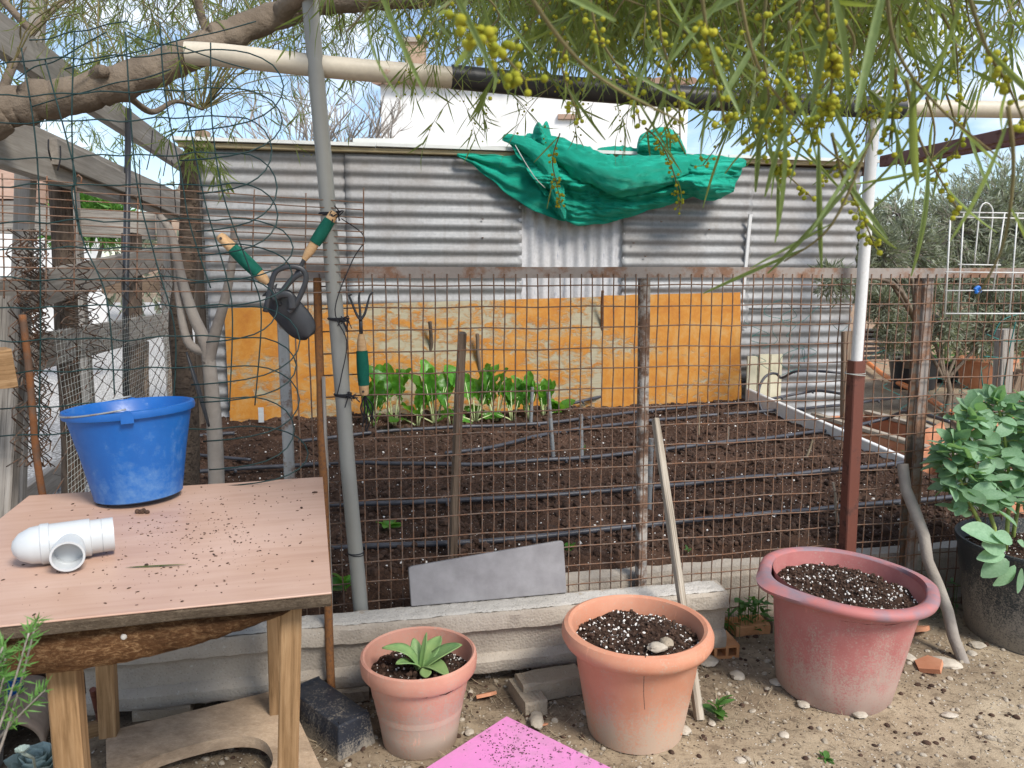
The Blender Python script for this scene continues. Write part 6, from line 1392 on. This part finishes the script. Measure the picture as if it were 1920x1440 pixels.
# ================================================================== RIGHT BACKGROUND
rnd.seed(91)
def bushy(name, lb, base, hgt, blobs, nleaf, ll, lw, mat, cat='tree', grp=None, trunk_r=.06, ntw=120):
    root = thing(name, lb, cat, base, grp); lv = MB(); tg = MB()
    trk = MB(); top = base + UP * hgt * .5; trk.tube(catmull([base - UP * .05, base + Vector((.05, 0, hgt * .25)), top], 5), [trunk_r * (1 - .05 * i) for i in range(11)], 9)
    for c, r in blobs: trk.tube(catmull([top - UP * .1, top.lerp(c, .5) + Vector((U(-.1, .1), 0, .1)), c], 4), [trunk_r * .55 * (1 - .08 * i) for i in range(9)], 6)
    trk.build('trunk', MT['bark'], root, smooth=True)
    tot = sum(r ** 2 for _, r in blobs)
    for c, r in blobs:
        for k in range(int(ntw * r * r / tot)):
            d = Vector((rnd.gauss(0, 1), rnd.gauss(0, 1), rnd.gauss(0, 1))).normalized(); a = c + d * r * U(.1, .6); b = c + d * r * U(.75, 1.15) - UP * .05; tg.tube([c.lerp(a, .5), a, b], [.006, .004, .002], 3, False)
            for j in range(int(nleaf / ntw)):
                t = rnd.random(); p = a.lerp(b, t) + Vector((U(-1, 1), U(-1, 1), U(-1, 1))) * .03; lv.blade(p, (d + Vector((U(-1, 1), U(-1, 1), U(-1, 1))) * .9).normalized(), Vector((U(-1, 1), U(-1, 1), U(-1, 1))), ll * U(.6, 1.3), lw * U(.7, 1.2), .15, 2, .2)
    tag(lv.build('crown', mat, root), kind='stuff'); tag(tg.build('twigs', MT['bark_pale'], root), kind='stuff')
def B(px, py, Y, rpx): p = PY(px, py, Y); return (p, rpx * Y / 1450)
bushy('olive_tree', 'grey-green olive tree filling the right background behind the rack', Vector((3.9, 7.4, 0)), 2.3, [B(1700, 470, 7.2, 75), B(1790, 430, 7.4, 95), B(1880, 400, 7.6, 110), B(1730, 560, 7.2, 70), B(1850, 520, 7.3, 95), B(1960, 460, 7.5, 120), B(1650, 540, 7.3, 45), B(1900, 600, 7.4, 70), B(1680, 400, 7.4, 45)], 34000, .070, .013, MT['olive'], ntw=1300)
bushy('olive_tree', 'second olive tree leaning over the shed end at the right', Vector((3.45, 6.6, 0)), 2.0, [B(1605, 500, 6.4, 38), B(1560, 520, 5.2, 34), B(1650, 470, 6.6, 50), B(1620, 430, 6.6, 40)], 5200, .065, .012, MT['olive'], ntw=260, trunk_r=.04)
bushy('garden_shrub', 'grey-green shrub among the pots in the right yard', Vector((3.9, 6.9, 0)), .9, [B(1690, 620, 6.9, 42), B(1770, 600, 6.9, 48), B(1850, 620, 7.0, 52), B(1920, 590, 7.0, 55), B(1660, 570, 6.9, 38)], 7000, .07, .016, MT['olive'], 'shrub', ntw=420, trunk_r=.03)
bushy('far_hedge', 'dark green hedge far behind the olive trees on the right', Vector((7.5, 13, 0)), 2.2, [(Vector((5.0 + i * 1.3, 13 + U(-.4, .4), 1.1 + U(-.1, .5))), 1.1) for i in range(7)], 9000, .16, .06, MT['olive'], 'hedge', ntw=500)
bushy('garden_shrub', 'yellow-green shrub in the yard beyond the left fence', Vector((-5.1, 9, 0)), 1.6, [B(160, 400, 9, 42), B(205, 405, 9, 35), B(120, 420, 9, 30)], 2600, .16, .03, MT['rosemary'], 'shrub', ntw=150)
bushy('far_tree', 'row of dark trees far beyond the gravel yard', Vector((-9, 22, 0)), 3, [(Vector((-19 + i * 2.1, 23 + U(-1, 1), 1.6 + U(-.2, .9))), 1.7) for i in range(8)], 8000, .25, .09, MT['olive'], 'trees', ntw=420)
# bare winter fig above the shed roof
bare = thing('bare_tree', 'leafless pale tree showing above the shed roof left of the house', 'tree', Vector((PY(655, 270, 11).x, 11, 0))); mb = MB()
def branch(p, d, ln, r, dep):
    c = [p]; v = d.copy()
    for i in range(4): v = (v + Vector((U(-.22, .22), U(-.22, .22), U(-.08, .2)))).normalized(); c.append(c[-1] + v * ln / 4)
    mb.tube(c, [r * (1 - .12 * i) for i in range(5)], 5, False)
    if dep:
        for j in range(3): branch(c[rnd.choice((2, 3, 4))], (v + Vector((U(-.9, .9), U(-.6, .6), U(-.3, .6)))).normalized(), ln * .68, r * .6, dep - 1)
b0 = WL[bare.name]; mb.tube([b0, b0 + UP * 1.6], [.09, .07], 8); 
for j in range(5): branch(b0 + UP * 1.6, Vector((U(-.9, .5), U(-.5, .5), U(.5, 1))).normalized(), 1.1, .045, 4)
mb.build('branches', MT['bark_pale'], bare, smooth=True)
# brown steel pergola beams at the right
pg = thing('steel_pergola', 'dark brown steel beams of a canopy at the upper right', 'pergola', PY(1660, 300, 5.6).xyz * 1)
timber('beam', PY(1655, 303, 5.62), PY(2010, 228, 4.2), .05, .075, MT['brown_paint'], pg); timber('beam', PY(1690, 305, 6.2), PY(2010, 248, 4.9), .04, .045, MT['brown_paint'], pg)
a = PY(1632, 300, 5.7); timber('column', Vector((a.x, a.y, 0)), Vector((a.x, a.y, PY(1632, 232, 5.7).z)), .06, .06, MT['brown_paint'], pg, up=E.copy())
# posts, boards, tiles, pots
p = PZ(1590, 845, .12); tag(timber('wood_post', Vector((p.x, p.y, -.02)), PY(1592, 621, p.y), .10, .035, MT['wood_brown'], up=N.copy()), 'upright weathered plank post just left of the white pole', 'post')
p = PZ(1872, 880, .1); tag(timber('wood_post', Vector((p.x, p.y, -.02)), PY(1884, 617, p.y), .085, .07, MT['wood_grey'], up=N.copy()), 'grey weathered post behind the bean plants', 'post')
p = PZ(1912, 880, .1); tag(timber('wood_post', Vector((p.x, p.y + .3, -.02)), PY(1915, 700, p.y + .3), .10, .06, MT['wood_brown'], up=N.copy()), 'darker post at the right frame edge behind the beans', 'post')
for i, (x0, x1) in enumerate(((1398, 1418), (1419, 1440), (1441, 1464))):
    a = PD(x0, 735, DW - .10 - .01 * i); b = PD(x1, 735, DW - .10 - .01 * i); mid_ = (a + b) / 2; timber_o = timber('cream_board', Vector((mid_.x, mid_.y, .2)), Vector((mid_.x, mid_.y, PD(x0, 664 + 4 * (i == 0), DW - .1).z)), (b.x - a.x) * .96, .018, MT['cream'], up=N.copy())
    tag(timber_o, ('leftmost of three cream boards standing by the shed foot', 'middle of three cream boards standing by the shed foot', 'rightmost of three cream boards standing by the shed foot')[i], 'board', 'cream boards')
for i in range(8):
    a = PZ(1508 + U(-8, 8), 742, .05); w_ = U(.40, .52); me = plank_mb(w_, .22, .014, bev=.003, seg=4, wob=.004, seed=i).mesh('clay_tile', MT['terra_plain'], False)
    tag(put('clay_tile', me, Matrix.Translation(PZ(1512, 752, .12) + Vector((U(-.04, .04), .05, .22 + .021 * i))) @ Matrix.Rotation(R(U(-8, 8)), 4, 'Z')), ('lowest red clay tile of the flat stack beside the planter', 'red clay tile second from the bottom of the flat stack', 'red clay tile third from the bottom of the flat stack', 'red clay tile just below the middle of the flat stack', 'red clay tile just above the middle of the flat stack', 'red clay tile third from the top of the flat stack', 'red clay tile second from the top of the flat stack', 'topmost red clay tile of the flat stack by the planter')[i], 'tile', 'stacked clay tiles')
block('tile_plinth', PZ(1545, 760, .0), .5, .3, .28, 0, 'block', 'low block plinth carrying the stack of clay tiles', 'block')
tag(MB().tube(catmull([PZ(1618, 672, .1), PZ(1660, 705, .08), PZ(1720, 735, .06), PZ(1790, 780, .05), PZ(1850, 830, .05)], 5), .03, 10).build('orange_conduit', MT['orange_pipe'], smooth=True), 'orange plastic conduit lying across the right yard', 'conduit')
sherdb = ((1672, 812, 1712, 842, 'broken red clay slab leaning left of the right fence post'), (1750, 790, 1790, 840, 'broken pinkish slab by the orange conduit'), (1690, 840, 1716, 875, 'small upright clay slab at the corner of the bed'))
for i, (x0, y0, x1, y1, lb) in enumerate(sherdb):
    a = PZ(x0, y1, .28); b = PZ(x1, y0, .28); b = Vector((b.x, a.y + .1, PY(x1, y0, a.y + .1).z)); a2 = a.copy(); a2.z = .22
    tag(timber('clay_slab', a2, b, .14, .025, MT['terra_plain'], up=N.copy(), wob=.01), lb, 'slab')
def farpot(px, py, r, h, mat, lb, n=50, tall=1.0, nm='plant_pot', pl='potted_plant', plb='', lm=MT['weed']):
    c = PZ(px, py, 0); q = thing(nm, lb, 'pot', c)
    MB().lathe([(.0001, 0), (r * .75, 0), (r * .8, .01), (r, h * .9), (r * 1.06, h * .91), (r * 1.06, h), (r * .95, h), (r * .9, h * .85), (.0001, h * .85)], 28, Matrix.Translation(c)).build('pot_body', mat, q, smooth=True, ang=40)
    if n:
        root = thing(pl, plb, 'plant', c + UP * h * .85); lv = MB()
        for k in range(n * 6):
            a_ = U(0, 6.28); rr = r * 1.4 * rnd.random(); p = c + Vector((math.cos(a_) * rr, math.sin(a_) * rr, h * .85 + tall * r * 2 * rnd.random())); lv.blade(p, Vector((U(-1, 1), U(-1, 1), U(-.2, 1))), Vector((U(-1, 1), U(-1, 1), 1)), U(.06, .12), .022, .2, 2, .2)
        lv.build('foliage', lm, root); MB().tube([c + UP * h * .8, c + UP * (h + tall * r)], .012, 6).build('stem', MT['bean_stem'], root)
farpot(1712, 728, .28, .38, MT['black'], 'black pot with low plants behind the right fence post', 40, .8, plb='low bushy plant growing in the far black pot')
farpot(1768, 716, .20, .24, MT['black'], 'smaller dark pot right of the right fence post', 60, 1.6, plb='bright green upright plant between the far pots', lm=MT['rosemary'])
farpot(1845, 728, .30, .36, MT['terra_plain'], 'round terracotta pot in the far right yard', 40, 1.0, plb='dark green plant in the far terracotta pot')
farpot(1955, 700, .30, .40, MT['terra_plain'], 'terracotta pot partly cut by the right frame edge', 30, 1.0, plb='leafy plant in the pot at the right frame edge')
# pallets and raised frame far right
pal = thing('pallet_stack', 'stack of grey wooden pallet boards in the right yard', 'pallet', PZ(1660, 690, 0))
for i in range(7): timber('slat', PY(1610, 672 - i * 9, 8.6 + .05 * i), PY(1705, 668 - i * 8, 8.8), .10, .025, MT['wood_grey'], pal)
timber('post', PY(1706, 690, 8.5), PY(1704, 585, 8.5), .1, .1, MT['wood_brown'], pal, up=E.copy())
tag(timber('brown_rail', PY(1620, 628, 8.9), PY(1980, 612, 9.1), .06, .12, MT['brown_paint']), 'brown horizontal rail far behind the right fence', 'rail')
lw_ = thing('garden_wall', 'low pale wall closing the yard at the far right', 'wall', Vector((7, 11, 0))); MB().box((7.2, 11, .45), (6.5, .2, .9)).build('wall_face', MT['tile'], lw_)
# teal wire mesh around the right posts
tm = thing('teal_wire_mesh', 'tangled teal wire mesh tied to the grey post on the right', 'mesh', PD(1870, 800, 2.95))
for k, pts in enumerate(([(1842, 640), (1840, 700), (1850, 780), (1842, 830)], [(1862, 630), (1880, 600), (1925, 585)], [(1850, 627), (1890, 640), (1950, 632)], [(1845, 668), (1900, 672), (1960, 668)], [(1850, 748), (1890, 742), (1960, 730)], [(1884, 850), (1880, 740), (1892, 660), (1905, 600)], [(1842, 830), (1890, 810), (1960, 800)])):
    MB().tube(catmull([PD(x, y, 2.95 + .01 * k) for x, y in pts], 5), .0028, 5).build('wire', MT['teal_wire'], tm, smooth=True)
mb = MB()
for k in range(26):
    x = U(1395, 1590) if k < 16 else U(1640, 1830); y = U(560, 680) if k < 16 else U(640, 760); mb.tube(catmull([PD(x + U(-25, 25), y + i * 14 * U(.4, 1.2), 5.25 if k < 16 else 4.6) for i in range(4)], 4), .0022, 3, False)
tag(mb.build('loose_wires', MT['teal_wire']), 'thin loose blue-green wires trailing before the lower right shed sheets', 'wire', kind='stuff')
